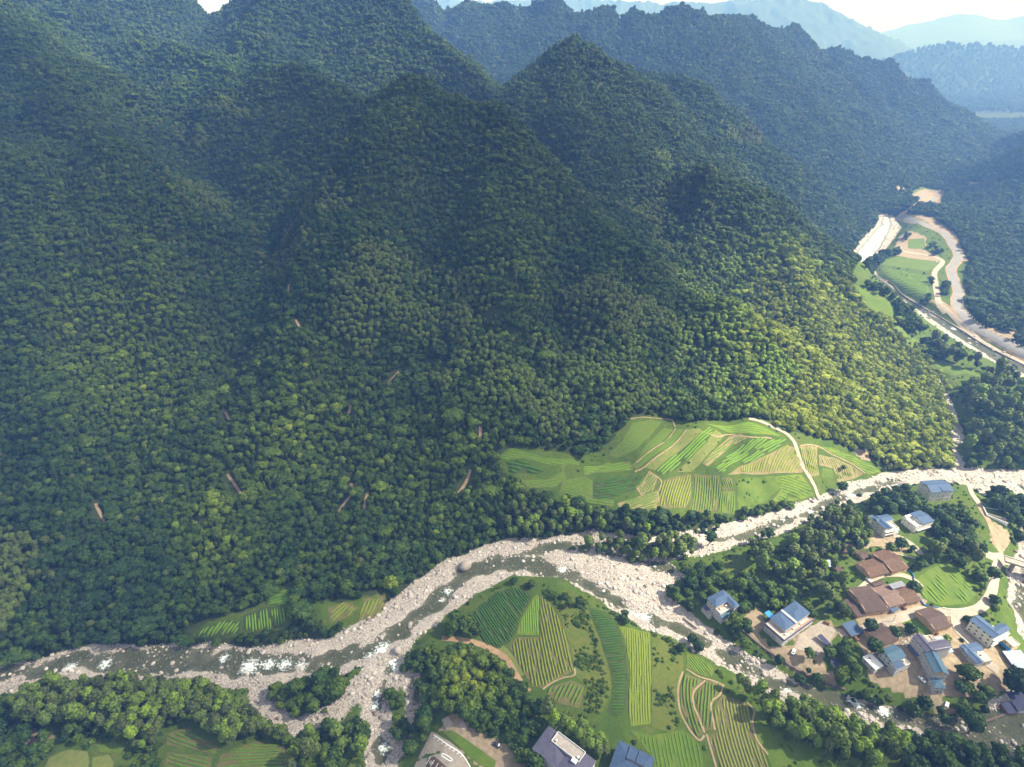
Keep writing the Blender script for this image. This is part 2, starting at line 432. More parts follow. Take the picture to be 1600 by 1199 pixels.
def drape(name, poly, mat, off=0.1, cut=3.0, world=None, jag=0.5):
    """a sheet of ground cut along surveyed outlines and laid on the land"""
    w = wpoly(poly) if world is None else world
    P2 = []
    for i in range(len(w)):
        a, b = w[i], w[(i + 1) % len(w)]
        k = max(1, int(np.hypot(*(b - a)) / 3))
        for t in range(k):
            q = a + (b - a) * t / k
            P2.append(q + RNG.normal(0, 0.16 * jag, 2) if t else q)
    bm = bmesh.new()
    vs = [bm.verts.new((q[0], q[1], 0)) for q in P2]
    f = bm.faces.new(vs)
    bmesh.ops.triangulate(bm, faces=[f])
    P2 = np.array(P2)
    for ax in (0, 1):
        lo, hi = P2[:, ax].min(), P2[:, ax].max()
        for c in np.arange(lo + cut / 2, hi, cut):
            co = [0, 0, 0]; no = [0, 0, 0]; co[ax] = c; no[ax] = 1
            bmesh.ops.bisect_plane(bm, geom=bm.verts[:] + bm.edges[:] + bm.faces[:], plane_co=co, plane_no=no)
    xy = np.array([v.co[:2] for v in bm.verts])
    z = ground(xy[:, 0], xy[:, 1]) + off
    for v, h in zip(bm.verts, z): v.co.z = h
    for f in bm.faces:
        if f.normal.z < 0: f.normal_flip()
        f.smooth = True
    me = bpy.data.meshes.new(name); bm.to_mesh(me); bm.free()
    return put(name, me, mats=[mat]), w

# ------------------------------------------------------------------ zones of the land
CLEAR = [   # open ground on the valley floor and terraces
 [(768,716),(800,700),(900,712),(955,690),(985,655),(1020,648),(1080,660),(1180,653),(1240,676),(1300,690),(1360,716),(1395,740),(1340,752),(1285,778),(1200,795),(1150,810),(1060,808),(950,800),(860,782),(800,752)],
 [(705,985),(735,950),(785,912),(840,920),(900,938),(960,955),(1000,980),(1060,1008),(1120,1045),(1170,1080),(1240,1130),(1330,1180),(1380,1230),(900,1240),(960,1200),(940,1150),(860,1095),(820,1080),(790,1030),(760,1000)],
 [(300,987),(345,966),(410,944),(418,928),(458,916),(460,955),(448,985),(310,1002)],
 [(465,932),(530,944),(607,927),(604,956),(580,978),(510,985)],
 [(60,1215),(95,1170),(140,1168),(200,1152),(205,1178),(170,1215)],
 [(250,1160),(292,1132),(345,1162),(400,1155),(452,1160),(458,1230),(235,1230)],
 [(1330,432),(1347,398),(1375,345),(1392,335),(1420,335),(1460,342),(1497,372),(1516,410),(1508,440),(1512,485),(1535,515),(1600,552),(1640,575),(1640,612),(1545,594),(1460,580),(1440,548),(1425,518),(1390,495),(1350,455)],
 [(1420,300),(1440,292),(1478,298),(1470,325),(1440,322)],
]
CLEAR_W = [wpoly(p) for p in CLEAR]
VILLAGE = wpoly([(1030,890),(1070,850),(1180,850),(1230,830),(1300,806),(1360,775),(1420,755),(1500,745),(1600,745),(1680,745),(1700,1080),(1600,1085),(1500,1120),(1420,1110),(1320,1088),(1230,1062),(1150,1020),(1080,970)])
SOUTH = np.array([(-420, 60), (-420, 186)] + [tuple(p) for p in RIV_W[0][1:12, :2]] + [tuple(p) for p in RIV_W[0][12:, :2]] + [(500, 60)])
EAST = wpoly([(1470,570),(1640,615),(1700,745),(1500,742),(1490,700),(1500,680)])
DIRTS = [
 [(1250,990),(1288,968),(1312,985),(1300,1008),(1288,1030),(1302,1064),(1262,1048),(1224,1026),(1203,1010),(1235,1010)],
 [(1162,948),(1188,944),(1195,975),(1184,992),(1215,1018),(1262,1048),(1312,1066),(1308,1078),(1250,1058),(1185,1012),(1165,985)],
 [(1340,838),(1372,828),(1402,840),(1424,858),(1402,870),(1372,852),(1348,858)],
 [(1362,1052),(1420,1040),(1432,1056),(1452,1082),(1474,1096),(1492,1112),(1478,1124),(1440,1092),(1400,1082),(1362,1066)],
 [(1340,990),(1400,968),(1440,962),(1500,968),(1560,1012),(1600,1060),(1560,1086),(1500,1092),(1440,1086),(1360,1062)],
 [(1330,930),(1440,920),(1450,945),(1400,968),(1345,985)],
 [(1540,1036),(1580,1050),(1578,1072),(1548,1088),(1530,1072)],
 [(1345,968),(1395,955),(1432,930),(1446,944),(1400,968),(1352,990)],
 [(1404,992),(1426,985),(1428,1004),(1412,1012)],
 [(1460,985),(1500,965),(1515,1005),(1500,1012),(1470,1000)],
 [(1330,700),(1352,705),(1360,722),(1345,720)],
 [(690,1140),(705,1110),(735,1135),(790,1165),(830,1180),(835,1215),(760,1215)],
 [(10,1125),(60,1140),(90,1150),(75,1165),(60,1185),(40,1165)],
 [(1545,815),(1575,830),(1580,850),(1565,866),(1548,845)],
 [(1425,305),(1440,296),(1478,298),(1468,322),(1440,320)],
 [(1405,370),(1420,362),(1448,372),(1446,392),(1470,402),(1465,412),(1400,400),(1398,388)],
 [(1440,470),(1475,480),(1520,520),(1600,565),(1600,552),(1520,508),(1500,490),(1470,470)],
 [(1418,338),(1460,342),(1497,372),(1512,408),(1500,408),(1485,378),(1455,352)],
]
DIRT_W = [wpoly(p) for p in DIRTS]
BARE = [(1575,522,14)]   # rock face beside the far road (px, py, radius)

OPEN = np.zeros_like(GZ)
for p in CLEAR_W + [EAST]: OPEN = np.maximum(OPEN, inside(p, GX, GY))
OPEN = np.maximum(OPEN, inside(SOUTH, GX, GY) & (GY < 420))
OPEN = np.maximum(OPEN, inside(VILLAGE, GX, GY))
DIRT = np.zeros_like(GZ)
for p in DIRT_W: DIRT = np.maximum(DIRT, inside(p, GX, GY))
for px, py, r in BARE:
    c = P(px, py); DIRT = np.maximum(DIRT, (np.hypot(GX - c[0], GY - c[1]) < r * (.6 + .8 * fbm(GX / r, GY / r, 2))) & (fbm(GX / 9, GY / 9, 3) > .47))
GRAV = np.clip(GC / 3 + .5, 0, 1)
REMOTE = np.clip((GY - 2000) / 500, 0, 1)
nx, ny = len(XS), len(YS)
idx = np.arange(nx * ny).reshape(ny, nx)
quads = np.stack([idx[:-1, :-1], idx[:-1, 1:], idx[1:, 1:], idx[1:, :-1]], -1).reshape(-1, 4)
me = mesh_np("terrain", np.stack([GX, GY, GZ], -1).reshape(-1, 3), quads,
             attrs={"open": OPEN, "dirt": DIRT, "gravel": GRAV, "remote": REMOTE}, smooth=True)
put("terrain", me, mats=[terrain_material()], kind="structure")

# ------------------------------------------------------------------ water
def water_material():
    m, nt, b = new_mat("river_water")
    a = N(nt, "ShaderNodeAttribute"); a.attribute_name = "foam_sheen"
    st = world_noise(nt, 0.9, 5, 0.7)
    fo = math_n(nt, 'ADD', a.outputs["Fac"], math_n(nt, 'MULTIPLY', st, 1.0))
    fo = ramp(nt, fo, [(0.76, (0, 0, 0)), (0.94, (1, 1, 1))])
    L(nt, mixc(nt, world_noise(nt, 0.05), (0.028, 0.070, 0.052), (0.080, 0.085, 0.055)), b.inputs["Base Color"])
    b.inputs["Roughness"].default_value = 0.12
    b.inputs["IOR"].default_value = 1.33
    bump(nt, b, world_noise(nt, 1.2, 4), 0.5, 0.25)
    tr = N(nt, "ShaderNodeBsdfTransparent"); tr.inputs[0].default_value = (0.86, 0.86, 0.76, 1)
    m1 = N(nt, "ShaderNodeMixShader"); m1.inputs[0].default_value = 0.42
    L(nt, tr.outputs[0], m1.inputs[1]); L(nt, b.outputs[0], m1.inputs[2])
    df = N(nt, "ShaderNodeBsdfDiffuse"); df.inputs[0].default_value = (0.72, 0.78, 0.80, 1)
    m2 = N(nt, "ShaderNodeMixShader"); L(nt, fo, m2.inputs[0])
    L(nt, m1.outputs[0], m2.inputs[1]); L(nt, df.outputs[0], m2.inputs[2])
    L(nt, m2.outputs[0], nt.nodes["Material Output"].inputs[0])
    return m
RAPIDS = [(75,1062,5),(110,1045,5),(165,1040,5),(350,1030,4),(390,1043,7),(420,1040,5),(445,1040,5),(470,1042,5),(600,1018,8),(612,1030,7),(580,1030,6),(620,1045,4),(700,925,4),(690,940,3),(1000,965,9),(985,962,6),(880,890,5),(1230,1082,4),(900,920,5),
          (1200,835,5),(1265,800,4),(1330,775,5),(588,1085,4),(585,1105,4),(592,1140,4),(600,1170,4),(645,1075,3),(650,1110,3),(1340,1100,5),(1380,1112,5),(1330,1095,4),(1590,1090,6),(1595,1000,6),(1580,960,5),(1580,870,4),(1490,515,5),(1530,535,5)]
FOAM_SHEEN = np.zeros_like(GZ)
rp = on_ground([r[0] for r in RAPIDS], [r[1] for r in RAPIDS])
for c, r in zip(rp, RAPIDS):
    sel = (abs(GX - c[0]) < r[2] * 3) & (abs(GY - c[1]) < r[2] * 3)
    FOAM_SHEEN[sel] = np.maximum(FOAM_SHEEN[sel], (0.46 if r[2] < 12 else 0.50) * np.exp(-((GX[sel] - c[0]) ** 2 / 1.0 + (GY[sel] - c[1]) ** 2) / (r[2] * r[2] * 0.7)))
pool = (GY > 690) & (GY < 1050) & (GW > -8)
FOAM_SHEEN = np.where(pool, np.clip(.24 + .04 * GW, 0, .33), FOAM_SHEEN)  # far pool: white painted in for the sky reflected there, besides rapids
wet = (GC > -1.5) & (GZ < 0.6) & (GY < 1000)
cell = wet[:-1, :-1] | wet[1:, :-1] | wet[:-1, 1:] | wet[1:, 1:]
q = quads.reshape(ny - 1, nx - 1, 4)[cell]
u, inv = np.unique(q, return_inverse=True)
co = np.stack([GX.ravel()[u], GY.ravel()[u], np.full(len(u), 0.02)], -1)
me = mesh_np("river", co, inv.reshape(-1, 4), attrs={"foam_sheen": FOAM_SHEEN.ravel()[u]}, smooth=True)
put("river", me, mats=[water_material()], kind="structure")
# ------------------------------------------------------------------ foliage
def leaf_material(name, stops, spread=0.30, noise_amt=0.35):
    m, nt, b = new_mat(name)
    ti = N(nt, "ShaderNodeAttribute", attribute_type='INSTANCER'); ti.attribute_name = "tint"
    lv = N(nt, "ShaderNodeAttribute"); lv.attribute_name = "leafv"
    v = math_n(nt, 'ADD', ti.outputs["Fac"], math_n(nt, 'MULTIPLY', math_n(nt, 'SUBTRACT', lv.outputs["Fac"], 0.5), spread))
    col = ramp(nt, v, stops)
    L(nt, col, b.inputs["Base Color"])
    b.inputs["Roughness"].default_value = 0.62; b.inputs["Specular IOR Level"].default_value = 0.25
    tl = N(nt, "ShaderNodeBsdfTranslucent"); L(nt, mixc(nt, 0.5, col, (0.10, 0.14, 0.01)), tl.inputs[0])
    mx = N(nt, "ShaderNodeMixShader"); mx.inputs[0].default_value = 0.15
    L(nt, b.outputs[0], mx.inputs[1]); L(nt, tl.outputs[0], mx.inputs[2])
    L(nt, mx.outputs[0], nt.nodes["Material Output"].inputs[0])
    return m
M['leaf'] = leaf_material("broad_leaves", [(0.0, (0.016, 0.042, 0.014)), (0.3, (0.036, 0.080, 0.013)), (0.6, (0.085, 0.135, 0.013)), (0.8, (0.155, 0.225, 0.022)), (1.0, (0.25, 0.295, 0.026))])
M['bamboo'] = leaf_material("bamboo_leaves", [(0.0, (0.052, 0.070, 0.024)), (0.3, (0.092, 0.120, 0.034)), (0.6, (0.120, 0.185, 0.030)), (1.0, (0.21, 0.32, 0.028))], 0.2)
M['bark'] = mottled("bark", (0.06, 0.045, 0.03), (0.12, 0.095, 0.07), 3.0)
M['culm'] = mottled("bamboo_culm", (0.10, 0.12, 0.05), (0.19, 0.20, 0.10), 2.0)

ICO = {}
def ico(sub):
    if sub not in ICO:
        bm = bmesh.new(); bmesh.ops.create_icosphere(bm, subdivisions=sub, radius=1.0)
        ICO[sub] = (np.array([v.co[:] for v in bm.verts]), np.array([[v.index for v in f.verts] for f in bm.faces])); bm.free()
    return ICO[sub]
class Clump:
    """gathers leaf clumps (quads) and dense hearts (triangles) of one crown"""
    def __init__(s, seed): s.v = []; s.q = []; s.t = []; s.lv = []; s.n = 0; s.r = np.random.default_rng(seed)
    def add(s, co, q=None, t=None, lv=0.5):
        if q is not None: s.q.append(np.asarray(q) + s.n)
        if t is not None: s.t.append(np.asarray(t) + s.n)
        s.v.append(co); s.lv.append(np.broadcast_to(lv, len(co)).astype(float)); s.n += len(co)
    def leaves(s, pts, nrm, size, base, jitter=0.45, elong=1.0):
        r = s.r; n = len(pts)
        nn = nrm + r.normal(0, jitter, (n, 3)); nn /= np.linalg.norm(nn, axis=1)[:, None] + 1e-9
        a = np.cross(nn, r.normal(0, 1, (n, 3))); a /= np.linalg.norm(a, axis=1)[:, None] + 1e-9
        b = np.cross(nn, a)
        sz = size * r.uniform(0.65, 1.3, n)[:, None]
        droop = nn * sz * 0.35
        co = np.stack([pts - a * sz - droop, pts - b * sz * .8 * elong, pts + a * sz - droop, pts + b * sz * .8 * elong], 1).reshape(-1, 3)
        lv = np.repeat(np.clip(base + r.normal(0, 0.22, n), 0, 1), 4)
        s.add(co, q=np.arange(n * 4).reshape(n, 4), lv=lv)
    def lobe(s, c, rad, n, size, base=0.5, low=-0.5, heart=0.86, jitter=0.45):
        r = s.r
        d = r.normal(0, 1, (n * 2, 3)); d /= np.linalg.norm(d, axis=1)[:, None]
        d = d[d[:, 2] > low][:n]
        rad = np.asarray(rad, float)
        k = r.uniform(0.9, 1.08, len(d))[:, None]
        s.leaves(np.asarray(c) + d * rad * k, d / rad * rad.mean(), size, base, jitter)
        iv, it = ico(1)
        s.add(np.asarray(c) + iv * rad * heart * r.uniform(.9, 1.1, (len(iv), 1)), t=it, lv=base - .1)  # heart toned darker than its leaves: crown shade put into the colour
    def mesh(s, name, mat):
        me = mesh_np(name, np.vstack(s.v), np.vstack(s.q) if s.q else None, np.vstack(s.t) if s.t else None, {"leafv": np.concatenate(s.lv)})
        me.materials.append(mat); return me
def stem_mesh(name, h, r0, r1, mat, limbs=0, seed=0, lean=0.0):
    r = np.random.default_rng(seed); V = []; Q = []
    def tube(a, b, ra, rb, seg=6):
        a = np.array(a, float); b = np.array(b, float); d = b - a; d /= np.linalg.norm(d)
        u = np.cross(d, [0.3, 1, 0.2]); u /= np.linalg.norm(u); w = np.cross(d, u)
        k = len(V) * 0 + sum(len(x) for x in V)
        an = np.linspace(0, 2 * np.pi, seg, endpoint=False)
        ring = np.cos(an)[:, None] * u + np.sin(an)[:, None] * w
        V.append(np.vstack([a + ring * ra, b + ring * rb]))
        for i in range(seg): Q.append([k + i, k + (i + 1) % seg, k + seg + (i + 1) % seg, k + seg + i])
    mid = (lean * h * .4, 0, h * .55); top = (lean * h, lean * h * .3, h)
    tube((0, 0, -1.2), mid, r0, (r0 + r1) / 2); tube(mid, top, (r0 + r1) / 2, r1)
    for i in range(limbs):
        an = i * 2.4 + r.uniform(0, 1); z = h * r.uniform(.45, .8)
        tube((lean * z, 0, z), (lean * z + math.cos(an) * h * .3, math.sin(an) * h * .3, z + h * .22), r1 * .9, r1 * .3, 5)
    me = mesh_np(name, np.vstack(V), Q, smooth=True); me.materials.append(mat)
    return me
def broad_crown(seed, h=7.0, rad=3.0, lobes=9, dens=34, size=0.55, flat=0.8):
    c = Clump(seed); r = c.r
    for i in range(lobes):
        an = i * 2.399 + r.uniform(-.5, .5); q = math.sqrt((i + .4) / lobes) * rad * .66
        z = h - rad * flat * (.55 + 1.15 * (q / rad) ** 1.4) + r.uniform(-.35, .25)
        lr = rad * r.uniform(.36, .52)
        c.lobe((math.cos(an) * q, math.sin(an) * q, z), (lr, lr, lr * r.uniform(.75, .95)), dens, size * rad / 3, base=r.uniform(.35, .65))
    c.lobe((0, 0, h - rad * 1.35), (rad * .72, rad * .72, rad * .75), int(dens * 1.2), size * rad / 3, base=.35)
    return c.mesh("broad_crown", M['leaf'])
def fir_crown(seed, h=9.0, rad=1.9):
    c = Clump(seed); r = c.r
    for k in range(9):
        t = k / 8; z = h * (.22 + .76 * t); q = rad * (1 - t) ** .85 + .15
        n = max(4, int(11 * (1 - t)) + 3)
        for j in range(n):
            an = j * 2 * math.pi / n + k + r.uniform(-.3, .3)
            c.lobe((math.cos(an) * q * .72, math.sin(an) * q * .72, z - q * .18), (q * .34 + .12, q * .34 + .12, .34), 5, .34, base=r.uniform(.3, .65), heart=.8)
    return c.mesh("fir_crown", M['leaf'])
def bamboo_crown(seed, h=10.0, rad=1.25, tall=5.0):
    """a plume of fine drooping sprays on top of one culm"""
    c = Clump(seed); r = c.r
    for k in range(8):
        t = k / 7; z = h - tall + tall * (.12 + .86 * t)
        q = rad * (math.sin(math.pi * (.12 + .66 * t)) ** .8)
        ax = (1 - t) * r.uniform(-.2, .2)
        for j in range(4 if t < .9 else 1):
            an = j * 1.6 + k * .9 + r.uniform(-.4, .4); d = q * (.5 if t < .9 else 0)
            c.lobe((ax + math.cos(an) * d, math.sin(an) * d, z), (q * .58 + .1, q * .58 + .1, tall * .11), 16, .40, base=r.uniform(.35, .7), heart=.88, jitter=.4, low=-.6)
    return c.mesh("bamboo_crown", M['bamboo'])
def shrub_crown(seed, rad=1.2):
    c = Clump(seed); r = c.r
    for i in range(5):
        an = i * 2.4; q = rad * .5 if i else 0
        c.lobe((math.cos(an) * q, math.sin(an) * q, rad * r.uniform(.35, .7)), (rad * .55,) * 3, 26, .34, base=r.uniform(.3, .7))
    return c.mesh("shrub", M['leaf'])
BROAD = [(broad_crown(s, h, rd, lb), stem_mesh("broad_trunk", h - rd * .8, .22, .1, M['bark'], 4, s)) for s, h, rd, lb in
         ((1, 7.0, 3.0, 9), (2, 7.8, 3.2, 11), (3, 6.2, 2.7, 8), (4, 8.4, 2.9, 10), (5, 6.6, 3.3, 12), (6, 7.2, 2.6, 8))]
FIR = [(fir_crown(s, h), stem_mesh("fir_trunk", h * .9, .16, .05, M['bark'], 0, s)) for s, h in ((21, 9), (22, 8))]
BAMBOO = [(bamboo_crown(s, h, rd, tl), stem_mesh("bamboo_stem", h - 1, .09, .05, M['culm'], 0, s, ln)) for s, h, rd, tl, ln in
          ((31, 8.6, 1.6, 4.6, .02), (32, 9.2, 1.5, 4.8, -.02), (33, 8.0, 1.7, 4.3, .03), (34, 8.8, 1.45, 4.5, 0))]
SHRUB = [(shrub_crown(s, 1.2), None) for s in (41, 42, 43)]
KINDS = {'broad': BROAD, 'fir': FIR, 'bamboo': BAMBOO, 'shrub': SHRUB}

# library of single meshes for the scattered masses (crown and trunk joined)
LIB = bpy.data.collections.new("tree_library")
LIB_INDEX = {}
def joined(name, parts):
    bm = bmesh.new(); mats = []
    me = bpy.data.meshes.new(name)
    for p in parts:
        if p is None: continue
        tmp = p.copy(); k = len(mats)
        mats.append(p.materials[0])
        tmp.polygons.foreach_set("material_index", np.full(len(tmp.polygons), k, np.int32))
        bm.from_mesh(tmp); bpy.data.meshes.remove(tmp)
    bm.to_mesh(me); bm.free()
    for m in mats: me.materials.append(m)
    return me
_all = [(k, i, pr) for k in ('broad', 'fir', 'bamboo', 'shrub') for i, pr in enumerate(KINDS[k])]
for n_, (k, i, pr) in enumerate(_all):
    o = bpy.data.objects.new("lib_%02d" % n_, joined("lib_%02d" % n_, pr)); LIB.objects.link(o)
    LIB_INDEX.setdefault(k, []).append(n_)
def scatter_group(lib):
    ng = bpy.data.node_groups.new("scatter", 'GeometryNodeTree')
    ng.interface.new_socket("Geometry", in_out='INPUT', socket_type='NodeSocketGeometry')
    ng.interface.new_socket("Geometry", in_out='OUTPUT', socket_type='NodeSocketGeometry')
    gi = ng.nodes.new("NodeGroupInput"); go = ng.nodes.new("NodeGroupOutput")
    mp = ng.nodes.new("GeometryNodeMeshToPoints")
    ip = ng.nodes.new("GeometryNodeInstanceOnPoints")
    ci = ng.nodes.new("GeometryNodeCollectionInfo")
    ci.inputs[0].default_value = lib; ci.inputs["Separate Children"].default_value = True; ci.inputs["Reset Children"].default_value = True
    def named(n, t):
        a = ng.nodes.new("GeometryNodeInputNamedAttribute"); a.data_type = t; a.inputs[0].default_value = n
        return a.outputs[0]
    cx = ng.nodes.new("ShaderNodeCombineXYZ")
    ng.links.new(named("rot", 'FLOAT'), cx.inputs[2])
    ng.links.new(gi.outputs[0], mp.inputs[0]); ng.links.new(mp.outputs[0], ip.inputs["Points"])
    ng.links.new(ci.outputs[0], ip.inputs["Instance"]); ip.inputs["Pick Instance"].default_value = True
    ng.links.new(named("pick", 'INT'), ip.inputs["Instance Index"])
    ng.links.new(cx.outputs[0], ip.inputs["Rotation"])
    ng.links.new(named("scl", 'FLOAT_VECTOR'), ip.inputs["Scale"])
    ng.links.new(ip.outputs[0], go.inputs[0])
    return ng
NG = {}
def scatter(name, xyz, pick, rot, scl, tint, lib=LIB):
    me = bpy.data.meshes.new(name)
    me.vertices.add(len(xyz)); me.vertices.foreach_set("co", np.asarray(xyz, np.float32).ravel())
    for n, t, v in (("rot", 'FLOAT', rot), ("tint", 'FLOAT', tint)):
        a = me.attributes.new(n, t, 'POINT'); a.data.foreach_set("value", np.asarray(v, np.float32))
    a = me.attributes.new("pick", 'INT', 'POINT'); a.data.foreach_set("value", np.asarray(pick, np.int32))
    a = me.attributes.new("scl", 'FLOAT_VECTOR', 'POINT'); a.data.foreach_set("vector", np.asarray(scl, np.float32).ravel())
    o = put(name, me, kind="stuff")
    if lib.name not in NG: NG[lib.name] = scatter_group(lib)
    md = o.modifiers.new("scatter", 'NODES'); md.node_group = NG[lib.name]
    return o

# ------------------------------------------------------------------ where things grow
def hexgrid(x0, x1, y0, y1, s, jit=0.36):
    ys = np.arange(y0, y1, s * .866); xs = np.arange(x0, x1, s)
    X, Y = np.meshgrid(xs, ys); X = X + (np.arange(len(ys)) % 2)[:, None] * s * .5
    X = X + RNG.uniform(-jit, jit, X.shape) * s; Y = Y + RNG.uniform(-jit, jit, Y.shape) * s
    return X.ravel(), Y.ravel()
def in_view(x, y, margin=1.2):
    z = ground(x, y) + 5
    d = y * CP - (z - CAM_H) * SP
    u = x / d * F_PX; v = (y * SP + (z - CAM_H) * CP) / d * F_PX
    return (d > 10) & (abs(u) < 800 * margin + 40) & (v > -600 * margin - 80)
BAMBOO_ZONES = [(wpoly(p), w) for p, w in [
 ([(480,420),(640,400),(760,430),(900,450),(1040,490),(1180,530),(1250,590),(1180,645),(1080,650),(990,645),(930,690),(860,700),(800,640),(720,640),(640,560),(560,560),(500,520)], .80),
 ([(380,330),(470,290),(560,330),(560,420),(480,420),(420,450)], .45),
 ([(270,200),(370,160),(400,200),(330,250),(280,240)], .6),
 ([(90,230),(200,250),(330,300),(420,330),(300,330),(150,280)], .5),
 ([(990,290),(1110,270),(1140,300),(1050,330),(960,330)], .6),
 ([(980,235),(1040,245),(1050,262),(1000,262)], .9),
 ([(1130,205),(1190,212),(1185,232),(1130,225)], .9),
 ([(1000,340),(1120,330),(1180,400),(1150,480),(1050,450)], .5),
 ([(0,830),(60,850),(70,900),(40,1000),(0,1000)], .7)]]
PINE_ZONES = [wpoly(p) for p in [[(0,400),(120,380),(260,450),(330,520),(250,600),(120,560),(0,500)], [(640,560),(760,540),(800,640),(820,760),(700,800),(640,700)], [(450,800),(620,760),(800,760),(800,860),(640,860)]]]
LIGHT = [(P(px, py)[:2], r, t) for px, py, r, t in [(250,730,55,.22),(345,860,16,.3),(440,690,30,.18),(660,700,60,.16),(720,760,45,.16),(200,560,70,.18),(130,480,60,.16),(330,800,12,.35),(1400,620,120,.60),(1330,540,90,.50),(1270,470,75,.40),(1400,690,60,.40),(1250,640,60,.46),(540,640,30,.14),(400,600,40,-.1),(100,760,50,-.05),(620,840,60,-.06),(1300,700,50,.15)]]  # tree tint patches; the strong ones paint sunlight into leaves on the right spur
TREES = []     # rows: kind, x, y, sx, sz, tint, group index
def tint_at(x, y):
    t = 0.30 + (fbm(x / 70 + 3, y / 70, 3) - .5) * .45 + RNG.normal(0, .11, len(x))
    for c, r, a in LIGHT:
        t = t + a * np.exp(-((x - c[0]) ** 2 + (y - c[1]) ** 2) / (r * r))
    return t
GROUPS = []
def grow(kind, x, y, s, tint, group, sz=None):
    n = len(x)
    if n == 0: return
    TREES.append((np.full(n, ('broad', 'fir', 'bamboo', 'shrub').index(kind)), x, y, s, s * RNG.uniform(.85, 1.15, n) if sz is None else sz, tint, np.full(n, group)))
PATHS_PX = []
BLOCKED = OPEN > 0.5
def free(x, y, c_min=1.2):
    return (sample(GC, x, y) < c_min) & (sample(GW, x, y) < -1)
GROUPS.append(("forest on the slopes", "broadleaf tree at the lower edge of the forested slope above the river", "bamboo plume among the forest trees of the slope", "narrow fir tree near the foot of the forested slope"))
TRACK_W = []
# ------------------------------------------------------------------ fields
def row_mat(name, c1, c2):
    return mottled(name, c1, c2, 1.2, 0.85, 0.15, scale2=5)
M['row_dark'] = row_mat("tea_dark", (0.028, 0.075, 0.012), (0.055, 0.115, 0.016))
M['row_mid'] = row_mat("tea_mid", (0.060, 0.125, 0.014), (0.105, 0.175, 0.020))
M['row_bright'] = row_mat("tea_bright", (0.085, 0.175, 0.018), (0.13, 0.225, 0.026))
M['row_yellow'] = row_mat("tea_yellow", (0.115, 0.165, 0.018), (0.17, 0.205, 0.030))
M['row_pale'] = row_mat("tea_pale", (0.13, 0.17, 0.035), (0.20, 0.215, 0.060))
M['soil_brown'] = mottled("soil_brown", (0.085, 0.085, 0.028), (0.135, 0.120, 0.050), 0.5)
M['soil_pink'] = mottled("soil_pink", (0.155, 0.135, 0.060), (0.225, 0.185, 0.095), 0.5)
M['soil_dark'] = mottled("soil_dark", (0.030, 0.050, 0.012), (0.055, 0.075, 0.020), 0.6)
M['soil_green'] = mottled("soil_green", (0.070, 0.105, 0.015), (0.115, 0.135, 0.030), 0.6)
M['soil_lime'] = mottled("soil_lime", (0.085, 0.135, 0.014), (0.135, 0.17, 0.020), 0.4)
M['scrub'] = mottled("scrub_grass", (0.066, 0.100, 0.013), (0.108, 0.115, 0.024), 0.35, c3=(0.042, 0.080, 0.011), scale2=0.9)
M['meadow'] = mottled("meadow", (0.060, 0.112, 0.012), (0.100, 0.138, 0.018), 0.2, c3=(0.038, 0.075, 0.010), scale2=1.6)
M['straw'] = mottled("straw_grass", (0.098, 0.130, 0.026), (0.155, 0.165, 0.048), 0.4, c3=(0.10, 0.14, 0.03), scale2=1.2)
def rows_mesh(wp, a, b, spacing, width, height, bend=0.0, off=0.1, gap=0.04):
    """hedge rows clipped to a field: direction a->b, each a low rounded bank of leaves"""
    d = (b - a); d /= np.linalg.norm(d); n = np.array([-d[1], d[0]])
    c = wp.mean(0)
    u = (wp - c) @ d; v = (wp - c) @ n
    hu = max(abs(u).max() * 1.3, 2); hv = abs(v).max() * 1.25 + abs(bend) * hu * hu
    V = []; Q = []; k = 0
    us = np.arange(-hu, hu, 1.6)
    prof = np.array([(-.5, 0), (-.40, .8), (0, 1.0), (.40, .8), (.5, 0)])
    spacing *= .82; width *= .84
    for v0 in np.arange(-hv, hv, spacing):
        vv = v0 + bend * us * us + RNG.normal(0, .04) + (fbm(us / 7 + v0 * 3.1, us * 0 + v0, 2) - .5) * .5
        cx = c[0] + d[0] * us + n[0] * vv; cyy = c[1] + d[1] * us + n[1] * vv
        ok = inside(wp, cx, cyy) & (RNG.random(len(us)) > gap)
        i = 0
        while i < len(us):
            if not ok[i]: i += 1; continue
            j = i
            while j + 1 < len(us) and ok[j + 1]: j += 1
            if j - i >= 2:
                m = j - i + 1
                w = width * RNG.uniform(.78, 1.15, m); h = height * RNG.uniform(.75, 1.2, m)
                w[0] *= .5; w[-1] *= .5; h[0] *= .5; h[-1] *= .5
                gx, gy = cx[i:j + 1], cyy[i:j + 1]
                x = gx[:, None] + n[0] * w[:, None] * prof[:, 0]; y = gy[:, None] + n[1] * w[:, None] * prof[:, 0]
                z = ground(x.ravel(), y.ravel()).reshape(x.shape) + off - .05 + h[:, None] * prof[:, 1]
                V.append(np.stack([x, y, z], -1).reshape(-1, 3))
                id_ = np.arange(m * 5).reshape(m, 5) + k
                Q.append(np.stack([id_[:-1, :-1], id_[1:, :-1], id_[1:, 1:], id_[:-1, 1:]], -1).reshape(-1, 4))
                k += m * 5
            i = j + 1
    if not V: return None
    return mesh_np("tea_rows", np.vstack(V), np.vstack(Q))
SCRUBS = []
def field(label, poly, soil, row=None, da=None, db=None, spacing=1.8, width=1.1, height=0.55, bend=0.0, group=None, cat="field", name="tea_field", off=0.12, gap=0.03):
    o, w = drape(name, poly, M[soil], off=off)
    tag(o, label, cat, group)
    if name == 'scrub_field': SCRUBS.append(w)
    if row:
        a = P(*da)[:2]; b = P(*db)[:2]
        me = rows_mesh(w, a, b, spacing, width, height, bend, off, gap)
        if me: put("tea_rows", me, o, [M[row]], kind="stuff")
    return o
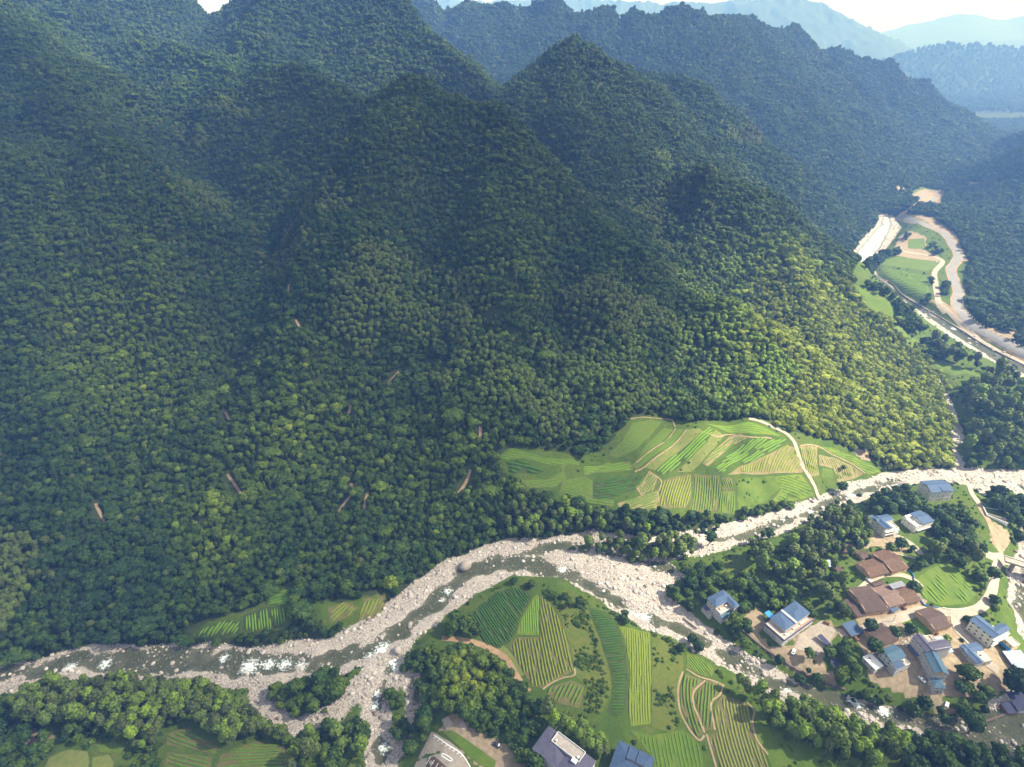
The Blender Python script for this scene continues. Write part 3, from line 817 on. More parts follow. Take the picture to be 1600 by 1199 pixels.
G1_, G2_, G3_, G4_ = "tea fields between the river and the knoll", "terraced fields under the sunlit slope", "small fields on the far riverbank", "fields in the far valley"
F = field
F("dark green tea field with fine diagonal rows beside the pale gravel bank", [(733,963),(745,950),(775,926),(800,918),(833,926),(831,934),(812,968),(806,988),(795,1006),(780,1015),(757,1008),(750,990)], 'soil_dark', 'row_dark', (733,963), (757,1000), 1.5, 1.15, .6, group=G1_)
F("small bright green triangular field at the tip of the lower fields", [(834,934),(841,929),(842,994),(807,992),(813,970)], 'soil_lime', 'row_bright', (825,960), (826,990), 1.3, 1.0, .3, group=G1_)
F("large field of yellow green rows with brown furrows beside the knoll", [(844,931),(858,940),(875,970),(890,1010),(897,1049),(880,1058),(848,1076),(832,1074),(812,1043),(796,1012),(807,996),(843,997)], 'soil_brown', 'row_yellow', (845,950), (868,1060), 1.75, 1.0, .55, group=G1_)
F("small striped field of widely spaced rows above the two blue roofed houses", [(860,1074),(894,1064),(913,1074),(905,1108),(872,1100),(855,1086)], 'soil_brown', 'row_mid', (903,1070), (884,1108), 2.1, 1.0, .6, group=G1_)
F("olive brown scrub field between the striped field and the dark curved terraces", [(863,938),(916,950),(936,995),(953,1050),(955,1085),(938,1118),(912,1105),(920,1075),(899,1058),(891,1010),(876,968)], 'scrub', group=G1_, name="scrub_field")
F("long curved dark green field of short cross rows", [(921,951),(945,956),(964,975),(975,1010),(982,1060),(977,1108),(965,1123),(948,1113),(956,1090),(957,1062),(940,1008)], 'soil_dark', 'row_dark', (938,1012), (974,1006), 1.75, 1.05, .7, group=G1_)
F("long straight strip of fine yellow green rows in the middle of the lower fields", [(967,980),(1015,988),(1017,1132),(986,1136),(982,1115),(985,1052),(976,1000)], 'soil_lime', 'row_yellow', (998,1000), (1000,1100), 1.35, .9, .3, group=G1_)
F("rough olive meadow with bare spots beside the riverside footpath", [(1018,990),(1050,1000),(1067,1020),(1068,1050),(1059,1078),(1066,1125),(1050,1146),(1018,1138)], 'scrub', group=G1_, name="scrub_field")
F("little vegetable patch in mixed greens at the riverside corner of the fields", [(1073,1023),(1090,1026),(1117,1046),(1112,1059),(1095,1056),(1073,1043)], 'soil_green', 'row_bright', (1080,1030), (1098,1054), 1.5, .8, .35, group=G1_, name="vegetable_field")
F("narrow curved field of green rows left of two winding footpaths", [(1070,1053),(1098,1064),(1083,1080),(1081,1100),(1089,1120),(1099,1144),(1090,1153),(1076,1133),(1064,1105),(1063,1080)], 'soil_brown', 'row_mid', (1072,1062), (1084,1138), 1.7, .95, .5, .012, group=G1_)
F("field of green rows held between two winding footpaths", [(1104,1064),(1127,1069),(1123,1085),(1110,1100),(1115,1140),(1101,1143),(1088,1105),(1086,1085)], 'soil_brown', 'row_mid', (1108,1070), (1104,1138), 1.7, .95, .5, group=G1_)
F("broad pale field of long slightly curved rows by the riverside bamboo", [(1129,1086),(1168,1100),(1174,1120),(1176,1150),(1196,1180),(1205,1215),(1132,1215),(1106,1152),(1119,1145),(1113,1110)], 'soil_brown', 'row_pale', (1127,1092), (1152,1195), 1.7, 1.0, .45, .006, group=G1_)
F("deep green field with faint rows right of the blue roofed house", [(985,1142),(1020,1150),(1066,1140),(1088,1157),(1098,1180),(1102,1222),(1020,1222),(1022,1188)], 'meadow', 'row_mid', (1050,1150), (1060,1200), 1.9, .9, .25, group=G1_)
F("bright grassy meadow sloping to the riverside bamboo at the lower edge", [(1180,1105),(1215,1130),(1260,1160),(1330,1190),(1370,1225),(1215,1225),(1198,1180),(1178,1150)], 'meadow', group=G1_, name="meadow_field")
F("green sloping strip second from the wood among the upper terraces", [(1037,669),(1053,671),(1028,696),(994,721),(1003,705),(1023,683)], 'soil_green', 'row_mid', (1050,671), (1002,716), 1.5, 1.0, .35, group=G2_)
F("long green strip edged with tan banks among the upper terraces", [(1056,671),(1070,671),(1048,698),(995,735),(986,728),(1028,701)], 'soil_green', 'row_mid', (1066,671), (995,732), 1.5, 1.0, .35, group=G2_)
F("pale grassy strip left of the bright striped field", [(1074,672),(1092,670),(1100,676),(1048,715),(1024,736),(1006,732),(1050,698)], 'straw', group=G2_, name="grass_strip")
F("brightest green field of clean long stripes on the sunlit terraces", [(1111,667),(1115,674),(1102,692),(1079,714),(1055,735),(1033,744),(1024,738),(1050,715),(1085,688)], 'soil_dark', 'row_bright', (1108,672), (1036,738), 1.8, 1.25, .5, group=G2_)
F("pale grassy strip right of the bright striped field", [(1118,672),(1132,682),(1112,705),(1096,724),(1080,738),(1058,738),(1082,714),(1104,692)], 'straw', group=G2_, name="grass_strip")
F("striped field curving under the top path of the sunlit terraces", [(1140,683),(1158,679),(1167,686),(1144,696),(1124,714),(1106,730),(1098,725),(1115,705)], 'soil_pink', 'row_mid', (1158,682), (1104,726), 1.6, .95, .35, -.002, group=G2_)
F("dark green striped strip in the middle of the sunlit terraces", [(1176,687),(1194,683),(1203,688),(1176,703),(1149,723),(1129,740),(1115,737),(1129,719),(1151,701)], 'soil_dark', 'row_bright', (1196,686), (1122,736), 1.6, 1.2, .4, group=G2_)
F("short dark green striped strip just left of the tan path", [(1207,687),(1234,687),(1216,698),(1187,714),(1162,728),(1156,723),(1180,705)], 'soil_dark', 'row_bright', (1228,688), (1162,725), 1.6, 1.2, .4, group=G2_)
F("pinkish field of thin rows meeting the tan path", [(1194,714),(1230,696),(1241,700),(1252,725),(1255,739),(1207,741),(1137,743),(1158,729)], 'soil_pink', 'row_yellow', (1238,700), (1222,738), 1.7, .95, .35, .008, group=G2_)
F("tall striped field just right of the tan path", [(1249,698),(1277,699),(1277,729),(1280,743),(1267,746),(1258,734)], 'soil_pink', 'row_yellow', (1260,700), (1268,742), 1.7, .95, .35, group=G2_)
F("pink soil field of thin rows around a lone round bush", [(1279,711),(1304,716),(1329,728),(1349,741),(1331,750),(1309,755),(1302,733),(1280,728)], 'soil_pink', 'row_pale', (1298,716), (1312,752), 1.9, .75, .3, group=G2_)
F("small plain bright green patch beside the pink soil field", [(1285,732),(1300,734),(1303,750),(1284,746)], 'meadow', group=G2_, name="green_patch")
F("wavy block of brown and green rows at the lower left of the terraces", [(1035,752),(1060,745),(1080,741),(1081,775),(1071,796),(1031,796),(1025,790),(1032,770)], 'soil_brown', 'row_yellow', (1062,746), (1048,796), 1.75, 1.0, .4, .004, group=G2_)
F("wavy block of green rows with pale bends at the lower middle of the terraces", [(1084,741),(1124,744),(1126,766),(1120,797),(1102,802),(1076,800),(1083,775)], 'soil_brown', 'row_mid', (1104,744), (1098,800), 1.75, 1.05, .4, -.004, group=G2_)
F("small block of dull green rows above the bottom edge of the terraces", [(1128,747),(1143,747),(1150,766),(1129,767)], 'soil_brown', 'row_mid', (1134,747), (1140,766), 1.6, .95, .4, group=G2_)
F("block of fine green rows at the riverward corner of the terraces", [(1126,769),(1148,769),(1149,806),(1122,800)], 'soil_green', 'row_mid', (1138,770), (1135,804), 1.6, .95, .35, group=G2_)
F("plain grassy field sloping to the riverside shrubs", [(1152,770),(1150,750),(1200,744),(1228,748),(1215,768),(1188,788),(1153,806)], 'meadow', group=G2_, name="meadow_field")
F("diamond shaped field of slanting tan rows left of the wavy blocks", [(1014,737),(1028,746),(1021,766),(1001,775),(994,759)], 'soil_pink', 'row_mid', (1020,740), (1000,768), 1.7, .95, .4, group=G2_)
F("low field of level tan rows at the bottom left of the terraces", [(965,787),(999,776),(1029,767),(1031,782),(1025,795),(987,796),(967,794)], 'soil_pink', 'row_mid', (968,792), (1028,776), 1.7, 1.0, .4, group=G2_)
F("level green terrace on the shaded side of the upper fields", [(911,730),(950,725),(985,722),(990,736),(933,739),(913,744)], 'soil_green', 'row_bright', (914,738), (986,730), 1.7, 1.1, .4, group=G2_)
F("patch of dark bushy rows below the level green terrace", [(927,751),(994,742),(1005,748),(992,766),(954,779),(927,779)], 'soil_dark', 'row_dark', (928,768), (1000,748), 2.2, 1.5, .9, .006, group=G2_, gap=.12)
F("curved green terrace rows at the shaded left end of the upper fields", [(810,751),(855,750),(878,738),(885,726),(874,724),(886,748),(868,762),(828,764)], 'soil_green', 'row_mid', (812,758), (880,745), 1.8, 1.1, .4, group=G2_)
F("thin dark hedge terrace along the wooded left corner", [(790,722),(815,719),(850,738),(838,742),(795,738)], 'soil_dark', 'row_dark', (792,728), (845,740), 2.4, 1.9, 1.2, group=G2_)
F("shaded green field in the left corner under the wood", [(776,716),(800,701),(850,716),(905,722),(905,728),(860,728),(820,717),(792,719)], 'meadow', 'row_mid', (790,708), (880,725), 2.0, 1.1, .3, group=G2_)
F("left field of slanting green rows on the far riverbank", [(302,987),(352,970),(377,972),(375,990),(340,997),(305,997)], 'soil_dark', 'row_bright', (350,970), (332,994), 1.8, 1.15, .7, group=G3_)
F("middle field of upright green rows on the far riverbank", [(380,963),(415,949),(447,947),(445,979),(422,986),(378,990)], 'soil_dark', 'row_bright', (408,952), (411,984), 1.6, 1.15, .6, group=G3_)
F("top green field of short rows under the dark forest edge", [(415,946),(413,934),(454,921),(455,937),(447,946)], 'soil_dark', 'row_bright', (420,938), (452,932), 1.6, 1.15, .6, group=G3_)
F("field of slanting tan and green rows among riverside bushes", [(512,951),(540,941),(560,951),(550,962),(517,974)], 'soil_brown', 'row_yellow', (550,945), (522,970), 1.7, .95, .5, group=G3_)
F("right field of tan and green rows above the long gravel bar", [(568,938),(604,931),(602,949),(588,966),(561,971)], 'soil_brown', 'row_yellow', (592,934), (574,970), 1.7, .95, .5, group=G3_)
F("field of brown and green rows slanting down at the bamboo grove edge", [(262,1147),(290,1137),(307,1148),(340,1167),(337,1180),(300,1171),(260,1165)], 'soil_brown', 'row_mid', (270,1148), (336,1172), 1.8, 1.0, .5, group=G3_)
F("field of level rows on the lower picture edge below the bamboo grove", [(262,1176),(332,1184),(326,1225),(250,1225)], 'soil_brown', 'row_mid', (262,1182), (330,1198), 1.8, 1.0, .5, group=G3_)
F("field of level green rows left of the narrow rocky creek", [(345,1180),(400,1160),(446,1165),(453,1225),(330,1225)], 'soil_brown', 'row_mid', (350,1188), (450,1182), 1.8, 1.1, .5, group=G3_)
F("large dry olive grass field on the lower left picture edge", [(76,1185),(105,1172),(137,1175),(140,1190),(134,1225),(64,1225)], 'straw', group=G3_, name="grass_field")
F("small green grass terrace above the dry olive field", [(152,1165),(180,1160),(197,1167),(186,1180),(155,1176)], 'meadow', group=G3_, name="grass_field")
F("small dry grass terrace right of the large dry olive field", [(145,1185),(170,1180),(178,1192),(172,1225),(140,1225)], 'straw', group=G3_, name="grass_field")
F("far valley field nearest the pale river pool", [(1402,402),(1463,409),(1465,417),(1450,425),(1377,415),(1383,408)], 'meadow', group=G4_, name="far_field")
F("large far valley field with darker strips and a clump of trees", [(1376,420),(1446,431),(1452,458),(1433,465),(1413,458),(1392,438)], 'meadow', 'row_mid', (1380,425), (1448,440), 6.0, 2.5, .4, group=G4_, name="far_field")
F("small far valley field under the bare road cutting", [(1419,375),(1444,373),(1448,390),(1419,389)], 'meadow', group=G4_, name="far_field")
F("long green field at the foot of the sunlit spur", [(1331,444),(1360,456),(1388,471),(1400,490),(1398,500),(1365,490),(1342,465)], 'soil_green', 'row_mid', (1340,450), (1395,492), 3.0, 1.8, .3, group=G4_, name="far_field")
F("light green field narrowing down the foot of the sunlit spur", [(1386,505),(1406,510),(1423,525),(1440,535),(1433,545),(1421,546),(1408,527)], 'meadow', group=G4_, name="far_field")
F("slim light green field along the trees of the far river", [(1457,564),(1488,569),(1529,581),(1542,592),(1508,585),(1488,588),(1464,577)], 'meadow', group=G4_, name="far_field")
F("bright vegetable garden inside the bend of the village road", [(1432,905),(1452,890),(1478,880),(1510,905),(1525,930),(1510,945),(1470,948),(1440,935)], 'meadow', 'row_bright', (1450,900), (1480,930), 2.6, 1.0, .4, name="vegetable_field", gap=.25)
F("small green vegetable plot between two brown roofed houses", [(1410,975),(1424,964),(1432,968),(1456,990),(1448,994),(1425,985)], 'meadow', 'row_bright', (1420,970), (1448,990), 1.8, 1.0, .4, name="vegetable_field")

F("broad green terrace of long curving rows in the shaded middle of the upper fields", [(880,752),(912,746),(926,752),(926,780),(960,783),(958,793),(900,783),(872,774)], 'soil_green', 'row_mid', (880,770), (955,788), 1.8, 1.1, .4, .004, group=G2_)
F("small sloping field of faint rows at the top left corner of the upper fields", [(988,662),(1018,656),(1034,660),(1014,684),(994,704),(966,716),(950,712),(972,690)], 'soil_green', 'row_mid', (1020,662), (962,712), 1.9, 1.0, .3, group=G2_)
F("green strip of faint rows under the top edge of the sunlit terraces", [(1100,664),(1170,660),(1200,672),(1222,682),(1180,680),(1140,678),(1118,668)], 'soil_lime', 'row_bright', (1105,668), (1210,680), 1.8, 1.0, .3, group=G2_)
F("green slope of faint rows between the tan path and the sunlit wood", [(1250,694),(1300,700),(1350,722),(1378,738),(1356,742),(1330,724),(1302,710),(1278,697)], 'soil_lime', 'row_mid', (1256,696), (1370,738), 1.8, 1.0, .3, group=G2_)
F("green field of faint rows around the lower end of the tan path", [(1210,746),(1252,742),(1264,758),(1272,776),(1240,784),(1205,786),(1220,766)], 'soil_lime', 'row_mid', (1215,752), (1265,770), 1.9, 1.0, .3, group=G2_)

# ------------------------------------------------------------------ roads, paths, yards
M['asphalt'] = mottled("asphalt", (0.165, 0.165, 0.175), (0.215, 0.21, 0.22), 0.2, c3=(0.25, 0.225, 0.21), scale2=1.5)
M['concrete'] = mottled("concrete", (0.25, 0.215, 0.185), (0.34, 0.295, 0.255), 0.25, c3=(0.20, 0.165, 0.135), scale2=0.9)
M['dirt'] = mottled("tan_dirt", (0.23, 0.165, 0.105), (0.33, 0.245, 0.165), 0.3, c3=(0.17, 0.12, 0.075), scale2=1.5)
M['orange'] = mottled("orange_earth", (0.25, 0.165, 0.095), (0.35, 0.245, 0.15), 0.15, c3=(0.18, 0.115, 0.065), scale2=0.6)
M['sandy'] = mottled("sandy_gravel", (0.29, 0.24, 0.20), (0.38, 0.32, 0.27), 0.2, c3=(0.23, 0.18, 0.14), scale2=0.8)
M['white'] = plain("white_paint", (0.78, 0.78, 0.78), var=.04)
M['darkwall'] = mottled("old_stone", (0.075, 0.055, 0.05), (0.15, 0.115, 0.10), 0.8, c3=(0.24, 0.20, 0.18), scale2=2.5)
R1 = [(1405,338),(1425,345),(1450,354),(1475,365),(1487,380),(1497,397),(1494,410),(1486,421),(1490,437),(1498,455),(1495,475),(1504,491),(1525,512),(1560,531),(1600,554),(1650,582)]
ribbon("earth_verge", R1, 11.5, M['orange'], .10)
road = ribbon("road", R1, 8.5, M['asphalt'], .2, jit=.02)
ribbon("dirt_road", [(1398,391),(1420,395),(1445,399),(1468,405),(1472,412),(1461,425),(1461,440),(1466,470),(1478,490)], 5.5, M['sandy'], .15)
ribbon("dirt_road", [(1470,478),(1490,495),(1515,520),(1550,545),(1600,568),(1650,590)], 5, M['sandy'], .15)
ribbon("footpath", [(1170,655),(1200,664),(1225,676),(1240,690),(1246,705),(1255,730),(1270,755),(1280,778)], 2.6, M['sandy'])
V1 = [(1640,896),(1600,884),(1572,874)]
ribbon("village_road", [(1538,866),(1556,872),(1572,875)], 5.5, M['concrete'], .17, jit=.05)
ribbon("village_road", [(1568,872),(1558,884),(1554,905),(1548,930),(1532,950),(1505,958),(1470,957),(1440,955),(1405,967),(1350,985),(1310,990)], 4.6, M['concrete'], .2, jit=.08)
ribbon("village_road", [(1500,957),(1493,968),(1497,985),(1515,1003),(1535,1030),(1560,1050)], 4.0, M['concrete'], .22, jit=.08)
ribbon("village_track", [(1566,870),(1556,845),(1545,815),(1534,798),(1530,788)], 3.0, M['dirt'])
ribbon("village_road", [(1530,788),(1518,770),(1508,752),(1500,735),(1496,728)], 3.0, M['sandy'], .2)
ribbon("village_road", [(1440,868),(1425,852),(1405,840),(1395,838)], 3.5, M['concrete'], .2)
ribbon("village_track", [(1340,925),(1370,902),(1400,898),(1425,905),(1440,918)], 3.2, M['sandy'])
for pts in ([(690,998),(715,1000),(745,1006),(765,1014),(790,1030),(803,1050),(815,1070),(826,1082)],):
    ribbon("footpath", pts, 3.0, M['orange'])
ribbon("footpath", [(780,1012),(800,1035),(812,1058)], 4.5, M['straw'], .12)
for pts in ([(1067,1050),(1060,1075),(1062,1108),(1075,1137),(1092,1157),(1101,1150)], [(1102,1064),(1084,1082),(1084,1102),(1092,1122),(1101,1146)], [(1130,1070),(1125,1086),(1111,1101),(1117,1142)],
            [(1072,1046),(1092,1058),(1113,1064),(1132,1072)], [(848,1078),(862,1068),(880,1060),(897,1056),(898,1045)], [(1104,1148),(1112,1175),(1122,1210)],
            [(1168,1098),(1178,1112),(1176,1130),(1182,1155),(1200,1180)]):
    ribbon("footpath", pts, .8, M['dirt'])
for pts in ([(1056,670),(1040,690),(1008,712),(994,724)], [(1073,672),(1050,698),(1010,728),(992,738)], [(985,655),(1010,653),(1046,656),(1055,668)], [(1100,676),(1120,683),(1140,680),(1175,684),(1206,686)],
            [(1250,697),(1277,698),(1300,711),(1330,725),(1352,741)], [(1030,768),(1033,752),(1014,737)], [(1003,775),(994,762)]):
    ribbon("footpath", pts, .7, M['dirt'])
for pts in ([(548,755),(552,770),(540,785),(530,800),(527,815)], [(575,770),(571,785),(568,800)], [(150,788),(155,800),(165,818)], [(356,742),(368,760),(380,778)], [(302,816),(315,821),(345,808)],
            [(735,735),(728,755),(716,772)], [(751,668),(750,690)], [(624,582),(613,592),(604,602)], [(548,635),(545,648)], [(452,445),(450,462)], [(462,500),(470,516)], [(352,645),(360,660)]):
    ribbon("hill_track", pts, 1.7, M['dirt'], .3)
    TRACK_W.append(smooth_line(on_ground([p[0] for p in pts], [p[1] for p in pts])[:, :2], 4)) if 'TRACK_W' in globals() else None
ribbon("dirt_road", [(1405,339),(1412,333),(1424,327),(1436,319),(1448,311),(1462,302)], 9, M['orange'], .2)
def yard(label, poly, mat, name="yard", off=0.16):
    o, w = drape(name, poly, M[mat], off=off); o["kind"] = "structure"; return o
yard("", [(1432,312),(1448,303),(1468,300),(1462,312),(1455,319),(1440,319)], 'asphalt')
yard("", [(1395,292),(1412,294),(1418,300),(1400,300)], 'orange')
yard("", [(1512,285),(1530,286),(1530,292),(1514,293)], 'orange')
yard("", [(1248,992),(1285,970),(1306,985),(1292,1012),(1278,1026),(1240,1014)], 'concrete')
# ------------------------------------------------------------------ boulders
def stone_material():
    m, nt, b = new_mat("river_stone")
    ti = N(nt, "ShaderNodeAttribute", attribute_type='INSTANCER'); ti.attribute_name = "tint"
    c = ramp(nt, ti.outputs["Fac"], [(0.0, (0.14, 0.12, 0.11)), (0.45, (0.34, 0.305, 0.287)), (1.0, (0.58, 0.55, 0.53))])
    c = mixc(nt, math_n(nt, 'MULTIPLY', world_noise(nt, 1.6, 4), .5), c, (0.33, 0.285, 0.26))
    L(nt, c, b.inputs["Base Color"]); b.inputs["Roughness"].default_value = .9; b.inputs["Specular IOR Level"].default_value = .2
    return m
M['stone'] = stone_material()
BOULD = []
for s in range(6):
    r = np.random.default_rng(60 + s); v, t = ico(2)
    v = v.copy()
    for _ in range(7):                                 # planes chipped off a ball
        n = r.normal(0, 1, 3); n /= np.linalg.norm(n); d = v @ n
        v = v - np.maximum(d - r.uniform(.55, .85), 0)[:, None] * n * .9
    v = v * r.uniform(.75, 1.15, 3) * (1, 1, .75) * (1 + r.normal(0, .03, (len(v), 1)))
    me = mesh_np("boulder", v, tris=t); me.materials.append(M['stone']); BOULD.append(me)
STONES = bpy.data.collections.new("stone_library")
for i, me in enumerate(BOULD): STONES.objects.link(bpy.data.objects.new("stone_%d" % i, me))
rx, ry = [], []
for n_, (y0, y1, sp) in enumerate(((85, 260, .9), (260, 420, 1.1), (420, 1000, 2.2))):
    x, y = hexgrid(-420, 760, y0, y1, sp, .5)
    c = sample(GC, x, y); w = sample(GW, x, y)
    k = (c > -.6) & in_view(x, y, 1.03)
    x, y, c, w = x[k], y[k], c[k], w[k]
    dens = np.where(w > .5, .55, .66) * (0.35 + 1.3 * np.clip((fbm(x / 12, y / 12, 3) - .32) * 3, 0, 1))
    dens = np.where((np.hypot(x - 30, y - 262) < 22) & (w > 1), .12, dens)
    k = RNG.random(len(x)) < dens
    rx.append(np.column_stack([x[k], y[k], np.full(k.sum(), sp)]))
rk = np.vstack(rx)
rs = np.clip(0.20 * RNG.pareto(2.4, len(rk)) + .20, .2, 1.25) * rk[:, 2] ** .5
big_spots = on_ground([726,655,620,612,1335,1010,560,480,300,880,930], [886,965,1015,985,1085,915,1040,1045,1045,895,900])
rk_z = ground(rk[:, 0], rk[:, 1]) + rs * .18
rt = np.clip(RNG.normal(.62, .26, len(rk)) - .15 * (sample(GW, rk[:, 0], rk[:, 1]) > 0), 0, 1)
rt = np.where((rk[:, 0] < 5) & (rk[:, 1] < 165), rt - .25, rt)
dp = rk[:, 1] * CP - (rk_z - CAM_H) * SP
GW_at = sample(GW, rk[:, 0], rk[:, 1])
order = np.argsort(-rs / dp)
seen = in_view(rk[:, 0], rk[:, 1], 1.0)
order = order[seen[order]]
ind = order[:290]
rest = np.ones(len(rk), bool); rest[ind] = False
def place_stone(x, y, z, s, tint, label, group=None, sq=1.0):
    o = bpy.data.objects.new("boulder", BOULD[int(RNG.integers(6))]); COL.objects.link(o)
    o.location = (x, y, z); o.scale = (s * RNG.uniform(.9, 1.3), s, s * sq); o.rotation_euler = (RNG.uniform(-.3, .3), RNG.uniform(-.3, .3), RNG.uniform(0, 6.28))
    o["tint"] = float(tint); tag(o, label, "boulder", group)
spx = 800 + rk[:, 0] / dp * F_PX; spy = 600 - (rk[:, 1] * SP + (rk_z - CAM_H) * CP) / dp * F_PX
big_cut = np.median(rs[ind])
LM = [(x * 1.0, n) for x, n in ((60, "at the left picture edge"), (200, "above the bamboo grove"), (330, "below the far bank fields"), (450, "above the gravel island"), (570, "just left of the creek mouth"), (680, "on the long gravel bar"), (770, "by the green pool"), (880, "above the tea fields"),
      (980, "in the widest stony reach"), (1080, "below the riverbed island"), (1200, "below the double house"), (1330, "below the teal gable house"), (1460, "below the guest house"), (9999, "at the right picture edge"))]
for i in ind:
    place = next(n for x, n in LM if spx[i] < x)
    size = "large" if rs[i] > big_cut else "small"; col = "reddish grey" if rt[i] < .38 else "pinkish" if rt[i] < .7 else "whitish"
    if rk[i, 1] > 420: place = "in the bed of the far river beside the road"
    elif spy[i] > 1050 and 560 < spx[i] < 670: place = "in the upper narrow creek" if spy[i] < 1120 else "in the lower narrow creek"
    elif spx[i] > 1090 and spy[i] < 860: place = "in the upper river behind the village"
    bank = "" if GW_at[i] > 0 else " dry"
    lab = "%s%s %s boulder %s" % (size, bank, col, place)
    place_stone(rk[i, 0], rk[i, 1], rk_z[i], rs[i], rt[i], lab, "boulders " + place)
c = P(727, 887); place_stone(c[0], c[1], c[2] + 1.6, 3.4, .35, "huge reddish grey rock at the edge of the green pool", sq=1.2)
c = P(622, 1018); place_stone(c[0], c[1], c[2] + .6, 2.3, .5, "large round pink boulder above the white rapid at the creek mouth")
r_ = np.where(rest)[0]
scatter("river_rocks", np.column_stack([rk[r_, 0], rk[r_, 1], rk_z[r_]]), RNG.integers(6, size=len(r_)), RNG.uniform(0, 6.28, len(r_)),
        np.column_stack([rs[r_] * RNG.uniform(.8, 1.4, len(r_)), rs[r_], rs[r_] * RNG.uniform(.6, 1.0, len(r_))]), rt[r_], STONES)
print("STONES", len(rk))
# ------------------------------------------------------------------ buildings
def striped_roof(name, c1, c2, c3, pitch=7.0, rough=0.75, spec=0.15, var=0.6):
    """sheet or tile courses: fine ribs running down the slope, with weathered patches"""
    m, nt, b = new_mat(name)
    uv = N(nt, "ShaderNodeAttribute"); uv.attribute_name = "along"
    w = N(nt, "ShaderNodeMath", operation='SINE'); L(nt, math_n(nt, 'MULTIPLY', uv.outputs["Fac"], pitch), w.inputs[0])
    rib = math_n(nt, 'ADD', math_n(nt, 'MULTIPLY', w.outputs[0], .5), .5)
    base = ramp(nt, world_noise(nt, var, 5), [(0.3, c1), (0.7, c2)])
    base = mixc(nt, ramp(nt, world_noise(nt, 1.9, 4), [(0.5, (0, 0, 0)), (0.75, (1, 1, 1))]), base, c3)
    L(nt, mixc(nt, math_n(nt, 'MULTIPLY', rib, .28), base, tuple(x * .45 for x in c1)), b.inputs["Base Color"])
    b.inputs["Roughness"].default_value = rough; b.inputs["Specular IOR Level"].default_value = spec
    bump(nt, b, rib, .5, .08)
    return m
M['blue'] = striped_roof("blue_roof", (0.045, 0.080, 0.155), (0.065, 0.105, 0.195), (0.085, 0.12, 0.19), 9)
M['teal'] = striped_roof("teal_roof", (0.045, 0.095, 0.155), (0.07, 0.13, 0.195), (0.10, 0.14, 0.19), 9)
M['purple'] = striped_roof("purple_grey_roof", (0.075, 0.075, 0.125), (0.105, 0.10, 0.155), (0.13, 0.12, 0.16), 9)
M['navy'] = striped_roof("navy_roof", (0.030, 0.035, 0.085), (0.05, 0.055, 0.12), (0.07, 0.075, 0.13), 8)
M['sheet'] = striped_roof("pale_blue_sheet", (0.26, 0.33, 0.44), (0.32, 0.39, 0.50), (0.22, 0.28, 0.38), 8)
M['greysheet'] = striped_roof("grey_sheet", (0.15, 0.16, 0.20), (0.20, 0.21, 0.25), (0.12, 0.12, 0.15), 8)
M['tile'] = striped_roof("brown_tile", (0.062, 0.045, 0.042), (0.095, 0.067, 0.060), (0.13, 0.092, 0.078), 14, .9, .1, .5)
M['tile_red'] = striped_roof("red_brown_tile", (0.080, 0.052, 0.040), (0.12, 0.074, 0.055), (0.17, 0.115, 0.088), 14, .9, .1, .5)
M['tile_old'] = striped_roof("weathered_tile", (0.12, 0.08, 0.07), (0.17, 0.115, 0.10), (0.29, 0.22, 0.195), 14, .9, .1, .8)
M['render'] = mottled("grey_render", (0.33, 0.32, 0.33), (0.42, 0.41, 0.41), 0.25, c3=(0.27, 0.265, 0.27), scale2=.7)
M['pale'] = mottled("pale_render", (0.50, 0.48, 0.45), (0.60, 0.58, 0.55), 0.25, c3=(0.42, 0.40, 0.37), scale2=.7)
M['cream'] = mottled("cream_render", (0.66, 0.64, 0.52), (0.74, 0.72, 0.60), 0.3)
M['yellow'] = mottled("yellow_render", (0.62, 0.50, 0.22), (0.68, 0.57, 0.30), 0.3)
M['earth'] = mottled("rammed_earth", (0.40, 0.27, 0.15), (0.52, 0.37, 0.22), 0.5, c3=(0.30, 0.20, 0.12), scale2=1.5)
M['terrace'] = mottled("terrace_slab", (0.30, 0.265, 0.245), (0.40, 0.36, 0.33), 0.5, c3=(0.22, 0.19, 0.18), scale2=1.6)
M['parapet'] = plain("white_parapet", (0.70, 0.70, 0.70), var=.06)
M['orange_rail'] = plain("orange_rail", (0.55, 0.20, 0.06))
M['glass'] = plain("dark_glass", (0.03, 0.035, 0.045), .15, .6)
M['frame'] = plain("window_frame", (0.55, 0.55, 0.55))
M['tank'] = plain("white_tank", (0.78, 0.78, 0.78), .35)
M['steel'] = plain("steel", (0.55, 0.56, 0.58), .35, .5, .4)
M['wood'] = mottled("old_wood", (0.16, 0.09, 0.05), (0.26, 0.15, 0.09), 1.5)
M['tarp'] = plain("blue_tarp", (0.02, 0.20, 0.55), .5)
M['sign_y'] = plain("sign_yellow", (0.72, 0.40, 0.03), .5)
M['sign_r'] = plain("sign_red", (0.30, 0.02, 0.02), .5)

